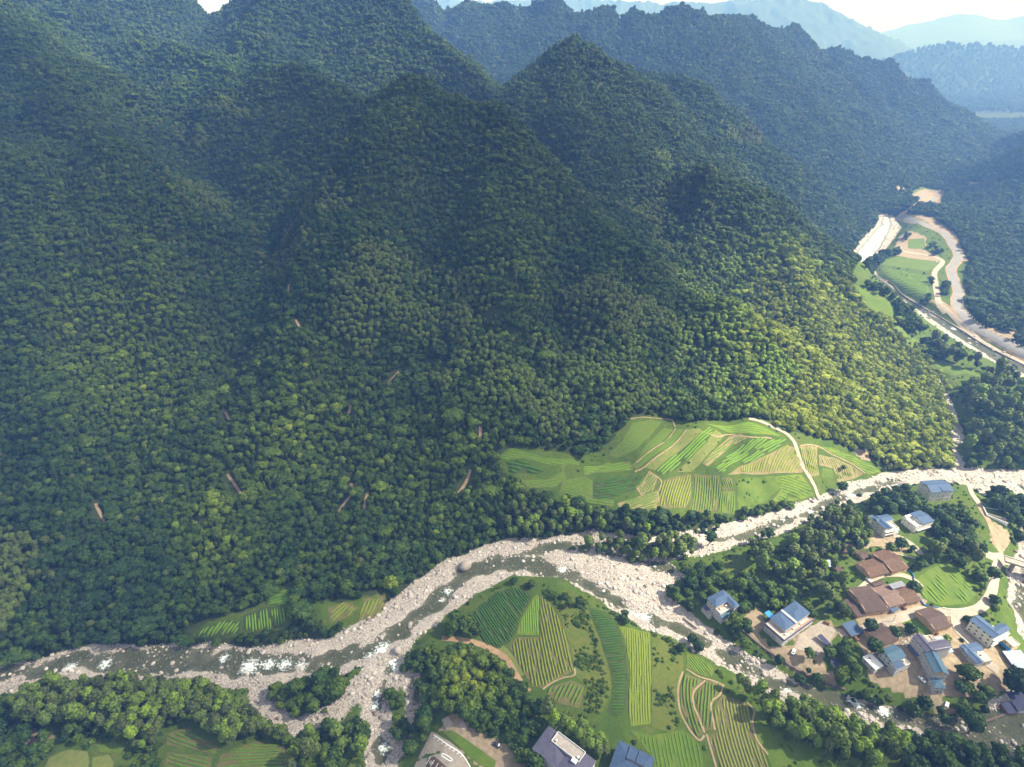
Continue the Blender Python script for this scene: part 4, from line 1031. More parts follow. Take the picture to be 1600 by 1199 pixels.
HOUSES = []          # footprints in plan, for keeping trees away
def fit(quad, z):
    q = [np.array(flat(px, py, z)) for px, py in quad]
    c = sum(q) / 4
    e = (q[1] - q[0]) + (q[2] - q[3]); f = (q[2] - q[1]) + (q[3] - q[0])
    a = math.atan2(e[1], e[0]); b = math.atan2(f[1], f[0]) - math.pi / 2
    while b - a > math.pi / 2: b -= math.pi
    while b - a < -math.pi / 2: b += math.pi
    ang = (a * np.hypot(*e) + b * np.hypot(*f)) / (np.hypot(*e) + np.hypot(*f))
    w = (np.hypot(*(q[1] - q[0])) + np.hypot(*(q[2] - q[3]))) / 2
    d = (np.hypot(*(q[2] - q[1])) + np.hypot(*(q[3] - q[0]))) / 2
    return c, w, d, ang
class Bld:
    """boxes and slabs of one part; local coordinates, z up"""
    def __init__(s): s.v = []; s.f = []; s.al = []
    def poly(s, pts, al=None):
        k = len(s.v); s.v += [tuple(p) for p in pts]; s.f.append(tuple(range(k, k + len(pts))))
        s.al += [0.0] * len(pts) if al is None else list(al)
        return s
    def box(s, x0, x1, y0, y1, z0, z1):
        k = len(s.v)
        s.v += [(x, y, z) for z in (z0, z1) for x, y in ((x0, y0), (x1, y0), (x1, y1), (x0, y1))]
        s.f += [tuple(k + i for i in f) for f in ((3, 2, 1, 0), (4, 5, 6, 7), (0, 1, 5, 4), (1, 2, 6, 5), (2, 3, 7, 6), (3, 0, 4, 7))]
        s.al += [v[0] for v in s.v[k:]]
        return s
    def slab(s, rows, th=0.14):
        """a sheet of (left,right) point pairs, thickened downward; 'along' counts along the eave"""
        k = len(s.v); n = len(rows)
        for dz in (0, -th):
            for a, b in rows:
                L_ = math.dist(a, b)
                s.v += [(a[0], a[1], a[2] + dz), (b[0], b[1], b[2] + dz)]; s.al += [0.0, L_]
        o = 2 * n
        for i in range(n - 1):
            j = k + 2 * i
            s.f += [(j, j + 1, j + 3, j + 2), (j + o + 2, j + o + 3, j + o + 1, j + o), (j, j + 2, j + o + 2, j + o), (j + 3, j + 1, j + o + 1, j + o + 3)]
        j = k; s.f.append((j + 1, j, j + o, j + o + 1)); j = k + 2 * (n - 1); s.f.append((j, j + 1, j + o + 1, j + o))
        return s
    def build(s, name, mat, parent):
        me = bpy.data.meshes.new(name); me.from_pydata(s.v, [], s.f)
        a = me.attributes.new("along", 'FLOAT', 'POINT'); a.data.foreach_set("value", np.array(s.al, np.float32))
        bm = bmesh.new(); bm.from_mesh(me); bmesh.ops.recalc_face_normals(bm, faces=bm.faces[:]); bm.to_mesh(me); bm.free()
        return put(name, me, parent, [mat])
def roof_gable(root, w, d, z, rise, mat, over=.35, axis='x', x0=None, x1=None, y0=None, y1=None, sag=.07, name="roof", back=1.0):
    """ridge along the local axis"""
    x0 = -w / 2 if x0 is None else x0; x1 = w / 2 if x1 is None else x1
    y0 = -d / 2 if y0 is None else y0; y1 = d / 2 if y1 is None else y1
    b = Bld()
    if axis == 'x':
        a0, a1, c0, c1 = x0 - over, x1 + over, y0, y1
        pt = lambda u, v, h: (u, v, h)
    else:
        a0, a1, c0, c1 = y0 - over, y1 + over, x0, x1
        pt = lambda u, v, h: (v, u, h)
    cm = (c0 + c1) / 2; half = (c1 - c0) / 2; sl = rise / half
    for sgn in (-1, 1):
        e = cm + sgn * (half + over)
        prof = [(cm, z + rise), (cm + sgn * half * .5, z + rise * .5 - sag * rise), (e, z - sl * over * .8)]
        b.slab([(pt(a0, v, h), pt(a1, v, h)) for v, h in prof])
    r = b.build(name, mat, root)
    rb = Bld()
    if axis == 'x': rb.box(a0, a1, cm - .12, cm + .12, z + rise - .05, z + rise + .09)
    else: rb.box(cm - .12, cm + .12, a0, a1, z + rise - .05, z + rise + .09)
    rb.build("ridge_cap", mat, r)
    return r
def roof_hip(root, x0, x1, y0, y1, z, rise, mat, over=.35, name="roof"):
    x0 -= over; x1 += over; y0 -= over; y1 += over
    b = Bld(); h = z + rise; k = min(x1 - x0, y1 - y0) / 2 * .85
    if (x1 - x0) >= (y1 - y0): r0, r1 = (x0 + k, (y0 + y1) / 2, h), (x1 - k, (y0 + y1) / 2, h)
    else: r0, r1 = ((x0 + x1) / 2, y0 + k, h), ((x0 + x1) / 2, y1 - k, h)
    A, B_, C_, D_ = (x0, y0, z), (x1, y0, z), (x1, y1, z), (x0, y1, z)
    if (x1 - x0) >= (y1 - y0): faces = [[A, B_, r1, r0], [B_, C_, r1], [C_, D_, r0, r1], [D_, A, r0]]
    else: faces = [[A, B_, r0], [B_, C_, r1, r0], [C_, D_, r1], [D_, A, r0, r1]]
    for f in faces:
        L_ = math.dist(f[0], f[1]); al = [0, L_, L_ * .6, L_ * .4] if len(f) == 4 else [0, L_, L_ * .5]
        b.poly(f, al[:len(f)])
    b.poly([D_, C_, B_, A])
    r = b.build(name, mat, root)
    e = Bld(); e.box(x0, x1, y0, y0 + .1, z - .16, z - .003); e.box(x0, x1, y1 - .1, y1, z - .16, z - .003); e.box(x0, x0 + .1, y0 + .1, y1 - .1, z - .16, z - .003); e.box(x1 - .1, x1, y0 + .1, y1 - .1, z - .16, z - .003)
    e.build("eave_board", M['frame'], r)
    return r
def windows(root, w, d, side, floors, bays, fh, z0=0.0, ww=.62, wh=.85, skip=(), frame='frame', u0=None, u1=None):
    """window > pane on one wall: side '-y' (A-B wall), '+x' (B-C wall), '+y', '-x'"""
    for f in range(floors):
        for k in range(bays):
            if (f, k) in skip: continue
            span = (w if side in ('-y', '+y') else d)
            lo = -span / 2 if u0 is None else u0; hi = span / 2 if u1 is None else u1
            u = lo + (k + .5) / bays * (hi - lo); zc = z0 + f * fh + fh * .55
            fr = Bld(); fr.box(-ww / 2, ww / 2, -.03, .04, -wh / 2, wh / 2)
            gl = Bld(); gl.box(-ww / 2 + .06, -.02, .03, .055, -wh / 2 + .06, wh / 2 - .06); gl.box(.02, ww / 2 - .06, .03, .055, -wh / 2 + .06, wh / 2 - .06)
            o = fr.build("window", M[frame], root); p = gl.build("pane", M['glass'], o)
            loc = {'-y': (u, -d / 2, zc), '+y': (u, d / 2, zc), '+x': (w / 2, u, zc), '-x': (-w / 2, u, zc)}[side]
            o.location = loc; o.rotation_euler = (0, 0, {'-y': math.pi, '+y': 0, '+x': -math.pi / 2, '-x': math.pi / 2}[side])
def parapet(root, x0, x1, y0, y1, z, h=.45, t=.14, mat='parapet', sides='nsew', name="parapet"):
    b = Bld()
    if 's' in sides: b.box(x0, x1, y0, y0 + t, z, z + h)
    if 'n' in sides: b.box(x0, x1, y1 - t, y1, z, z + h)
    if 'w' in sides: b.box(x0, x0 + t, y0 + t, y1 - t, z, z + h)
    if 'e' in sides: b.box(x1 - t, x1, y0 + t, y1 - t, z, z + h)
    return b.build(name, M[mat], root)
def tank(root, x, y, z, s=.5):
    iv, it = ico(2)
    n = 10; b = Bld()
    an = [2 * math.pi * i / n for i in range(n)]
    k = 0; b.v = [(x + math.cos(a) * s * .8, y + math.sin(a) * s * .8, z + .25 * s) for a in an] + [(x + math.cos(a) * s * .8, y + math.sin(a) * s * .8, z + s * 1.5) for a in an] + [(x, y, z + s * 1.85)]
    b.f = [(i, (i + 1) % n, n + (i + 1) % n, n + i) for i in range(n)] + [(n + i, n + (i + 1) % n, 2 * n) for i in range(n)] + [tuple(range(n))[::-1]]
    b.al = [0] * len(b.v)
    b.box(x - s * .6, x + s * .6, y - s * .6, y + s * .6, z, z + .24 * s)
    return b.build("water_tank", M['tank'], root)
def balustrade(root, a, b_, z, mat, h=.5, name="balustrade", step=.55):
    L_ = math.dist(a, b_); n = max(2, int(L_ / step)); B = Bld()
    dx, dy = (b_[0] - a[0]), (b_[1] - a[1])
    hx = abs(dx) > abs(dy)
    def seg(x0, y0, x1, y1, z0, z1, t): B.box(min(x0, x1) - t, max(x0, x1) + t, min(y0, y1) - t, max(y0, y1) + t, z0, z1)
    seg(a[0], a[1], b_[0], b_[1], z + h - .08, z + h, .045); seg(a[0], a[1], b_[0], b_[1], z, z + .07, .05)
    for i in range(n + 1):
        x = a[0] + dx * i / n; y = a[1] + dy * i / n; seg(x, y, x, y, z + .07, z + h - .08, .035)
    return B.build(name, M[mat], root)
def start(name, label, quad, H, cat="house", group=None, zg=None):
    cx = sum(p[0] for p in quad) / 4; cy_ = sum(p[1] for p in quad) / 4
    z = 6.0
    for _ in range(3):
        c, w, d, ang = fit(quad, z + H)
        z = float(ground(c[0], c[1])) if zg is None else zg
    root = empty(name, (c[0], c[1], z), ang); tag(root, label, cat, group)
    ca, sa = math.cos(ang), math.sin(ang)
    HOUSES.append(np.array([(c[0] + ca * u - sa * v, c[1] + sa * u + ca * v) for u, v in ((-w / 2 - 2, -d / 2 - 2.6), (w / 2 + 2.6, -d / 2 - 2.6), (w / 2 + 2.6, d / 2 + 1), (-w / 2 - 2, d / 2 + 1))]))
    return root, w, d
def door(root, w, d, side, u, mat='wood', dw=.8, dh=1.5):
    b = Bld(); b.box(-dw / 2, dw / 2, -.03, .05, 0, dh); o = b.build("door", M[mat], root)
    h = Bld(); h.box(dw * .3, dw * .38, .05, .09, dh * .45, dh * .52); h.build("handle", M['steel'], o)
    o.location = {'-y': (u, -d / 2, .05), '+x': (w / 2, u, .05)}[side]; o.rotation_euler = (0, 0, math.pi if side == '-y' else -math.pi / 2)
def old_house(label, quad, H=2.6, rise=1.25, tile='tile', over=.45, group="old brown tiled houses of the village", wall='earth', nwin=1, name="farmhouse"):
    root, w, d = start(name, label, quad, H, group=group)
    # ridge runs along local y (parallel to the B-C eave); gable wall on the A-B side
    b = Bld(); b.box(-w / 2, w / 2, -d / 2, d / 2, -1.2, H)
    for y0, y1 in ((-d / 2, -d / 2 + .2), (d / 2 - .2, d / 2)):
        k = len(b.v)
        b.v += [(-w / 2, y0, H), (w / 2, y0, H), (0, y0, H + rise - .16), (-w / 2, y1, H), (w / 2, y1, H), (0, y1, H + rise - .16)]; b.al += [0] * 6
        b.f += [(k, k + 1, k + 2), (k + 5, k + 4, k + 3), (k, k + 2, k + 5, k + 3), (k + 1, k + 4, k + 5, k + 2)]
    b.build("wall", M[wall], root)
    roof_gable(root, w, d, H, rise, M[tile], over, 'y')
    windows(root, w, d, '-y', 1, max(1, nwin), H, .4, .45, .45, frame='wood')
    windows(root, w, d, '+x', 1, max(2, int(d / 3.5)), H, .15, .5, .6, frame='wood')
    door(root, w, d, '+x', d * .22)
    return root, w, d
def shed(label, quad, H=2.0, roof='blue', slope=.12, wall='render', group=None, name="shed", posts=False, over=.2, cat="shed"):
    root, w, d = start(name, label, quad, H, cat, group)
    if posts:
        for x in (-w / 2 + .1, w / 2 - .1):
            for y in (-d / 2 + .1, 0, d / 2 - .1):
                Bld().box(x - .05, x + .05, y - .05, y + .05, -.6, H - .1).build("post", M['steel'], root)
    else:
        Bld().box(-w / 2, w / 2, -d / 2, d / 2, -1.0, H - w * slope * .5 - .02).build("wall", M[wall], root)
        door(root, w, d, '+x', 0, 'wood', .7, 1.3)
        windows(root, w, d, '-y', 1, max(1, int(w / 2.5)), H - .3, .1, .5, .5)
    b = Bld(); x0, x1 = -w / 2 - over, w / 2 + over
    b.slab([((x0, -d / 2 - over, H + w * slope * .5), (x0, d / 2 + over, H + w * slope * .5)), ((x1, -d / 2 - over, H - w * slope * .5), (x1, d / 2 + over, H - w * slope * .5))], .08)
    b.build("roof", M[roof], root)
    return root, w, d
def block(root, w, d, H, wall, storeys, x0=None, x1=None, y0=None, y1=None, bands=True, z0=-1.2):
    x0 = -w / 2 if x0 is None else x0; x1 = w / 2 if x1 is None else x1; y0 = -d / 2 if y0 is None else y0; y1 = d / 2 if y1 is None else y1
    Bld().box(x0, x1, y0, y1, z0, H).build("wall", M[wall], root)
    if bands:
        fh = H / storeys; b = Bld()
        for k in range(1, storeys):
            z = k * fh
            b.box(x0 - .06, x1 + .06, y0 - .06, y0 - .003, z - .06, z + .06); b.box(x1 + .003, x1 + .06, y0 - .003, y1 + .06, z - .06, z + .06)
        if storeys > 1: b.build("floor_band", M['pale'], root)

# --- the concrete houses
def house_by_river():
    root, w, d = start("house", "grey three storey house with L shaped blue roof around a white terrace by the river", [(1109.3,935),(1128.8,961.8),(1153.9,945),(1129.2,922.5)], 6.4, group="concrete houses of the village")
    H = 6.4; xt = w * .05
    block(root, w, d, H, 'render', 3, x1=xt); block(root, w, d, H * .70, 'render', 2, x0=xt + .002, x1=w * .36)
    block(root, w, d, H, 'render', 3, x0=xt + .004, x1=w / 2, y0=d * .22)
    block(root, w, d, H * .36, 'render', 1, x0=w * .36 + .002, y1=d * .22 - .003, bands=False)
    roof_hip(root, -w / 2, xt, -d / 2, d / 2, H, 1.1, M['blue']); roof_hip(root, xt - w * .18, w / 2, d * .20, d / 2, H + .03, .8, M['blue'])
    Bld().box(xt + .05, w * .36, -d / 2 + .01, d * .21, H * .70 + .003, H * .70 + .06).build("terrace", M['terrace'], root)
    parapet(root, xt + .02, w * .36, -d / 2, d * .2, H * .70 + .06, .5, .16, sides='se')
    Bld().slab([((w * .36 + .05, -d / 2 - .1, H * .52), (w * .36 + .05, d * .2, H * .52)), ((w / 2 + .3, -d / 2 - .1, H * .38), (w / 2 + .3, d * .2, H * .38))], .1).build("porch_roof", M['teal'], root)
    balustrade(root, (xt + .6, -d / 2 + .6), (xt + .6, d * .18), H * .70 + .07, 'orange_rail', .6)
    tank(root, xt + 1.2, -d * .3, H * .70 + .06, .5); tank(root, xt + 1.1, d * .05, H * .70 + .06, .5)
    windows(root, w, d, '-y', 3, 3, H / 3, u1=xt); windows(root, xt * 2, d, '-y', 1, 1, 2.2, .2, u0=xt + .5, u1=w * .36)
    windows(root, w, d, '+x', 3, 1, H / 3, u0=d * .22, u1=d / 2); door(root, w, d, '+x', -d * .15)
house_by_river()
def double_house():
    root, w, d = start("house", "large double house with two blue roofs, white party walls and orange roof balustrade", [(1196.5,972),(1224,994),(1277.5,965.3),(1241,941)], 6.0, group="concrete houses of the village")
    H = 6.0
    block(root, w, d, H * .68, 'render', 2)
    y0 = -d / 2 + d * .16
    Bld().box(-w / 2 + .05, w * .28, y0, d / 2 - .05, H * .68 + .003, H).build("upper_wall", M['render'], root)
    roof_hip(root, -w / 2, w * .26, y0, -d * .02, H, .8, M['blue'], .2); roof_hip(root, -w / 2, w * .26, d * .035, d / 2, H, .8, M['blue'], .2)
    for k in (-.008, .026): Bld().box(-w / 2 - .1, w * .29, d * k - .09, d * k + .09, H - .3, H + .75).build("party_wall", M['white'], root)
    t = Bld(); t.box(w * .28 + .003, w / 2 - .02, -d / 2 + .02, d / 2 - .02, H * .68 + .003, H * .68 + .05); t.box(-w / 2 + .02, w * .28, -d / 2 + .02, y0 - .003, H * .68 + .003, H * .68 + .05)
    t.build("terrace", M['terrace'], root)
    parapet(root, -w / 2, w / 2, -d / 2, d / 2, H * .68 + .05, .35, .12, 'terrace', 'se')
    balustrade(root, (w * .5 - .35, -d * .1), (w * .5 - .35, d / 2 - .4), H * .68 + .05, 'orange_rail', .7); balustrade(root, (w * .31, -d * .3), (w * .31, -d * .08), H * .68 + .05, 'orange_rail', .6)
    e = Bld(); e.slab([((-w / 2 - .1, -d / 2 - .02, H * .68 + .4), (w / 2, -d / 2 - .02, H * .68 + .4)), ((-w / 2 - .1, -d / 2 - .55, H * .68 - .1), (w / 2, -d / 2 - .55, H * .68 - .1))], .08)
    e.slab([((w / 2 + .02, -d / 2 - .3, H * .68 + .3), (w / 2 + .02, d / 2, H * .68 + .3)), ((w / 2 + .5, -d / 2 - .3, H * .68 - .1), (w / 2 + .5, d / 2, H * .68 - .1))], .08); e.build("eave_roof", M['navy'], root)
    for q in (-.36, -.1, .15): tank(root, w * .36, d * q, H * .68 + .05, .5)
    bl = Bld()
    for k in range(2): bl.box(w * .18, w / 2 - .05, -d / 2 - .75, -d / 2 - .01, 1.0 + k * 1.5, 1.5 + k * 1.5)
    bl.build("balcony", M['pale'], root)
    windows(root, w, d, '-y', 2, 2, H * .34, u1=w * .15); windows(root, w, d, '+x', 2, 6, H * .34)
    door(root, w, d, '+x', -d * .3); door(root, w, d, '+x', d * .12)
double_house()
def gable_house():
    root, w, d = start("house", "grey house with wide teal blue gable roof beside a flat white roofed annexe", [(1378.8,1017.5),(1402,1043.5),(1423.5,1034),(1396.3,1006.3)], 5.8, group="concrete houses of the village")
    H = 5.8; xr = w * .18
    block(root, w, d, H, 'render', 3, x1=xr); block(root, w, d, H * .66, 'render', 2, x0=xr + .003)
    roof_gable(root, w, d, H, 1.0, M['teal'], .3, 'y', x1=xr)
    Bld().box(xr + .05, w / 2 - .02, -d / 2 + .02, d / 2 - .02, H * .66 + .003, H * .66 + .05).build("terrace", M['terrace'], root)
    parapet(root, xr + .02, w / 2, -d / 2, d / 2, H * .66 + .05, .4, .12, sides='sen')
    Bld().slab([((xr + .1, -d / 2, H * .8), (xr + .1, d * .12, H * .8)), ((w / 2 + .1, -d / 2, H * .68 + .45), (w / 2 + .1, d * .12, H * .68 + .45))], .09).build("lean_to_roof", M['blue'], root)
    tank(root, xr + .8, d * .3, H * .66 + .05, .55)
    windows(root, w, d, '-y', 3, 3, H / 3, u1=xr, frame='glass', ww=.5, wh=.7); windows(root, w, d, '+x', 2, 3, H / 3)
    b = Bld(); b.box(-.3 * w, .1 * w, -d / 2 - .5, -d / 2 - .01, .9, 1.0); b.build("awning", M['navy'], root); door(root, w, d, '+x', 0)
    r2, w2, d2 = start("annexe", "flat white roofed annexe with raised rim at the left of the teal gable house", [(1349.4,1027.5),(1368,1048.8),(1378.8,1040),(1360.6,1021.3)], 2.3, "annexe")
    block(r2, w2, d2, 2.3, 'pale', 1); Bld().box(-w2 / 2 + .1, w2 / 2 - .1, -d2 / 2 + .1, d2 / 2 - .1, 2.303, 2.36).build("roof", M['parapet'], r2)
    parapet(r2, -w2 / 2 - .1, w2 / 2 + .1, -d2 / 2 - .1, d2 / 2 + .1, 2.31, .22, .14, 'white'); windows(r2, w2, d2, '-y', 1, 2, 2.0); door(r2, w2, d2, '+x', 0)
    Bld().box(-w2 * .32, -w2 * .2, -d2 * .2, d2 * .1, 2.362, 2.42).build("roof_hatch", M['wood'], r2)
gable_house()
def long_hotel():
    quad = [(1428.8,993.8),(1448.5,1020.8),(1457.5,1013.4),(1440.7,992)]
    root, w, d = start("guest_house", "tall grey guest house with purple grey T shaped roof, upper of the long pair", quad, 7.6, group="concrete houses of the village")
    H = 7.6
    block(root, w, d, H, 'render', 4)
    roof_gable(root, w, d, H, .9, M['purple'], .3, 'x')
    x1 = w / 2; x0 = w / 2 - 4.2
    Bld().box(x0, x1 - .02, d / 2 + .003, d / 2 + 8.4, -1.2, H - .02).build("wing_wall", M['render'], root)
    roof_gable(root, 0, 0, H - .1, .85, M['purple'], .3, 'y', x0, x1, d / 2 - 1.4, d / 2 + 8.4, name="wing_roof")
    Bld().box(-w / 2, x0 - .01, d / 2 + .003, d / 2 + 4.6, -1.2, H * .75).build("rear_wall", M['render'], root)
    Bld().box(-w / 2 + .1, x0 - .1, d / 2 + .05, d / 2 + 4.5, H * .75 + .003, H * .75 + .05).build("terrace", M['terrace'], root)
    parapet(root, -w / 2, x0, d / 2, d / 2 + 4.6, H * .75 + .05, .5, .14, sides='wn')
    tank(root, 0, d / 2 + 2, H * .75 + .05, .6)
    windows(root, w, d, '-y', 4, 4, H / 4, ww=.55, wh=.75); windows(root, w, d, '+x', 3, 1, H / 4, .5)
    lean = Bld(); lean.slab([((-w * .45, -d / 2 - .02, 2.2), (w * .3, -d / 2 - .02, 2.2)), ((-w * .45, -d / 2 - 1.2, 1.7), (w * .3, -d / 2 - 1.2, 1.7))], .08); lean.build("side_roof", M['blue'], root)
    quad = [(1449.6,1023),(1458.6,1052.5),(1478.3,1051),(1466,1019.5)]
    root, w, d = start("guest_house", "long grey guest house with teal gable roof and yellow gable sign, lower of the pair", quad, 6.9, group="concrete houses of the village")
    H = 6.9
    block(root, w, d, H, 'render', 3)
    r = roof_gable(root, w, d, H, 1.15, M['teal'], .3, 'x')
    g = Bld(); g.poly([(w / 2, -d / 2, H), (w / 2, d / 2, H), (w / 2, 0, H + 1.0)]); g.poly([(w / 2 - .15, -d / 2, H), (w / 2 - .15, 0, H + 1.0), (w / 2 - .15, d / 2, H)]); g.build("gable_wall", M['render'], root)
    sg = Bld(); sg.box(w / 2 + .02, w / 2 + .1, -d * .36, d * .36, H - 1.0, H - .1); so = sg.build("sign_board", M['sign_y'], root)
    # four red characters, built as strokes
    for k in range(4):
        cc = -d * .27 + k * d * .18; ch = Bld(); X = w / 2 + .101
        def st(y0, y1, z0, z1): ch.box(X, X + .03, cc + y0, cc + y1, H - .55 + z0, H - .55 + z1)
        s_ = d * .062
        st(-s_, s_, .2, .26); st(-s_ * .8, s_ * .8, -.03, .03); st(-s_, s_, -.28, -.22)
        if k % 2 == 0: st(-.03, .03, -.22, .2)
        else: st(-s_, -s_ + .06, -.22, .2); st(s_ - .06, s_, -.22, .2)
        ch.build("sign_character", M['sign_r'], so)
    windows(root, w, d, '-y', 3, 5, H / 3, ww=.55, wh=.75); windows(root, w, d, '+x', 2, 2, H / 3)
    for k, u in enumerate((-.25, .1)): 
        bb = Bld(); bb.box(u * w, u * w + 1.8, d / 2 + .01, d / 2 + 1.3, H * .62, H * .62 + .6); bb.build("rear_balcony", M['parapet'], root)
    tank(root, -w * .42, d / 2 - .9 + 1.5, H * .62, .5)
    root, w, d = start("porch_house", "small hip roofed front annexe below the yellow sign of the guest house", [(1455,1061.7),(1459.5,1075),(1475.6,1074),(1470.5,1061)], 4.0, "annexe")
    block(root, w, d, 4.0, 'render', 2); roof_hip(root, -w / 2, w / 2, -d / 2, d / 2, 4.0, .8, M['teal'], .25); windows(root, w, d, '-y', 2, 1, 2.0); windows(root, w, d, '+x', 2, 2, 2.0); door(root, w, d, '+x', 0)
long_hotel()
def white_block():
    quad = [(1518.5,969.5),(1553.8,999.2),(1562.5,989.5),(1529.5,962)]
    root, w, d = start("white_house", "cream white three storey house with L shaped blue roof and rows of balcony windows", quad, 6.4, group="concrete houses of the village")
    H = 6.4
    block(root, w, d, H, 'cream', 3)
    roof_gable(root, w, d, H, .75, M['blue'], .35, 'x')
    for k in range(4):                          # bay of windows between cream piers
        u = -w / 2 + (k + .5) * w / 4
        Bld().box(u + w * .065, u + w * .115, -d / 2 - .35, -d / 2 - .003, 1.6, H - .5).build("pier", M['cream'], root)
        Bld().box(u - w * .1, u + w * .065, -d / 2 - .3, -d / 2 - .003, H - 1.75, H - 1.25).build("balcony_front", M['cream'], root)
    windows(root, w, d, '-y', 3, 4, H / 3, ww=1.0, wh=.85)
    x1 = w / 2; x0 = x1 - 3.6
    Bld().box(x0, x1 - .02, d / 2 + .003, d / 2 + 6.0, -1.2, H - .3).build("wing_wall", M['cream'], root)
    roof_gable(root, 0, 0, H - .1, .7, M['blue'], .3, 'y', x0, x1, d / 2 - 1.5, d / 2 + 6.0, name="wing_roof")
    bl = Bld()
    for k in range(3): bl.box(w / 2 + .01, w / 2 + 1.1, -d / 2 + .3, d / 2 + 5.4, .9 + k * 1.75, 1.35 + k * 1.75)
    bl.build("balcony", M['pale'], root)
    windows(root, w, d, '+x', 3, 3, H / 3)
    Bld().box(-w / 2, x0 - .01, d / 2 + .003, d / 2 + 3.0, -1.2, H * .62).build("rear_wall", M['pale'], root)
    Bld().box(-w / 2 + .05, x0 - .05, d / 2 + .02, d / 2 + 2.95, H * .62 + .003, H * .62 + .05).build("terrace", M['terrace'], root)
    tank(root, w * .05, d / 2 + 1.8, H * .62 + .05, .6); tank(root, w * .16, d / 2 + 1.5, H * .62 + .05, .5)
    Bld().box(-w / 2 - .3, w / 2 + .2, -d / 2 - .7, -d / 2 - .36, -.8, .7).build("garden_wall", M['pale'], root)
    root, w, d = start("annexe", "flat roofed yellow annexe with blue awning beside the cream white house", [(1570,999.2),(1583,1012.5),(1593,1006.7),(1580,995.8)], 4.0, "annexe")
    block(root, w, d, 4.0, 'yellow', 2, bands=False); Bld().box(-w / 2 + .1, w / 2 - .1, -d / 2 + .1, d / 2 - .1, 4.003, 4.05).build("roof", M['terrace'], root); parapet(root, -w / 2, w / 2, -d / 2, d / 2, 4.003, .3, .12, 'cream')
    Bld().slab([((-w / 2, -d / 2 - .02, 2.0), (w / 2, -d / 2 - .02, 2.0)), ((-w / 2, -d / 2 - 1.2, 1.6), (w / 2, -d / 2 - 1.2, 1.6))], .07).build("awning", M['tarp'], root)
    windows(root, w, d, '-y', 1, 2, 2.0, 2.0); windows(root, w, d, '+x', 2, 2, 2.0); door(root, w, d, '-y', 0)
white_block()
def low_house():
    root, w, d = start("low_house", "low house with L shaped blue roof and a flat terrace with white tanks", [(1502.5,1010),(1526.7,1039.6),(1548,1028),(1526,1004)], 3.2, group="concrete houses of the village")
    H = 3.2
    block(root, w, d, H * .75, 'render', 1)
    Bld().box(-w / 2 + .05, w * .5 - .05, -d / 2 + .05, -d * .05, H * .75 + .003, H).build("upper_wall", M['render'], root)
    roof_gable(root, w, d, H, .55, M['blue'], .3, 'x', y0=-d / 2, y1=-d * .08); roof_gable(root, w, d, H + .02, .5, M['blue'], .3, 'y', x0=-w / 2, x1=-w * .08, name="wing_roof")
    Bld().box(-w * .08, w / 2 - .05, -d * .05 + .01, d / 2 - .05, H * .75 + .003, H * .75 + .05).build("terrace", M['terrace'], root)
    tank(root, 0, d * .1, H * .75 + .05, .5); tank(root, w * .15, d * .2, H * .75 + .05, .55)
    windows(root, w, d, '-y', 1, 3, 2.2); windows(root, w, d, '+x', 1, 3, 2.2); door(root, w, d, '+x', d * .1)
low_house()
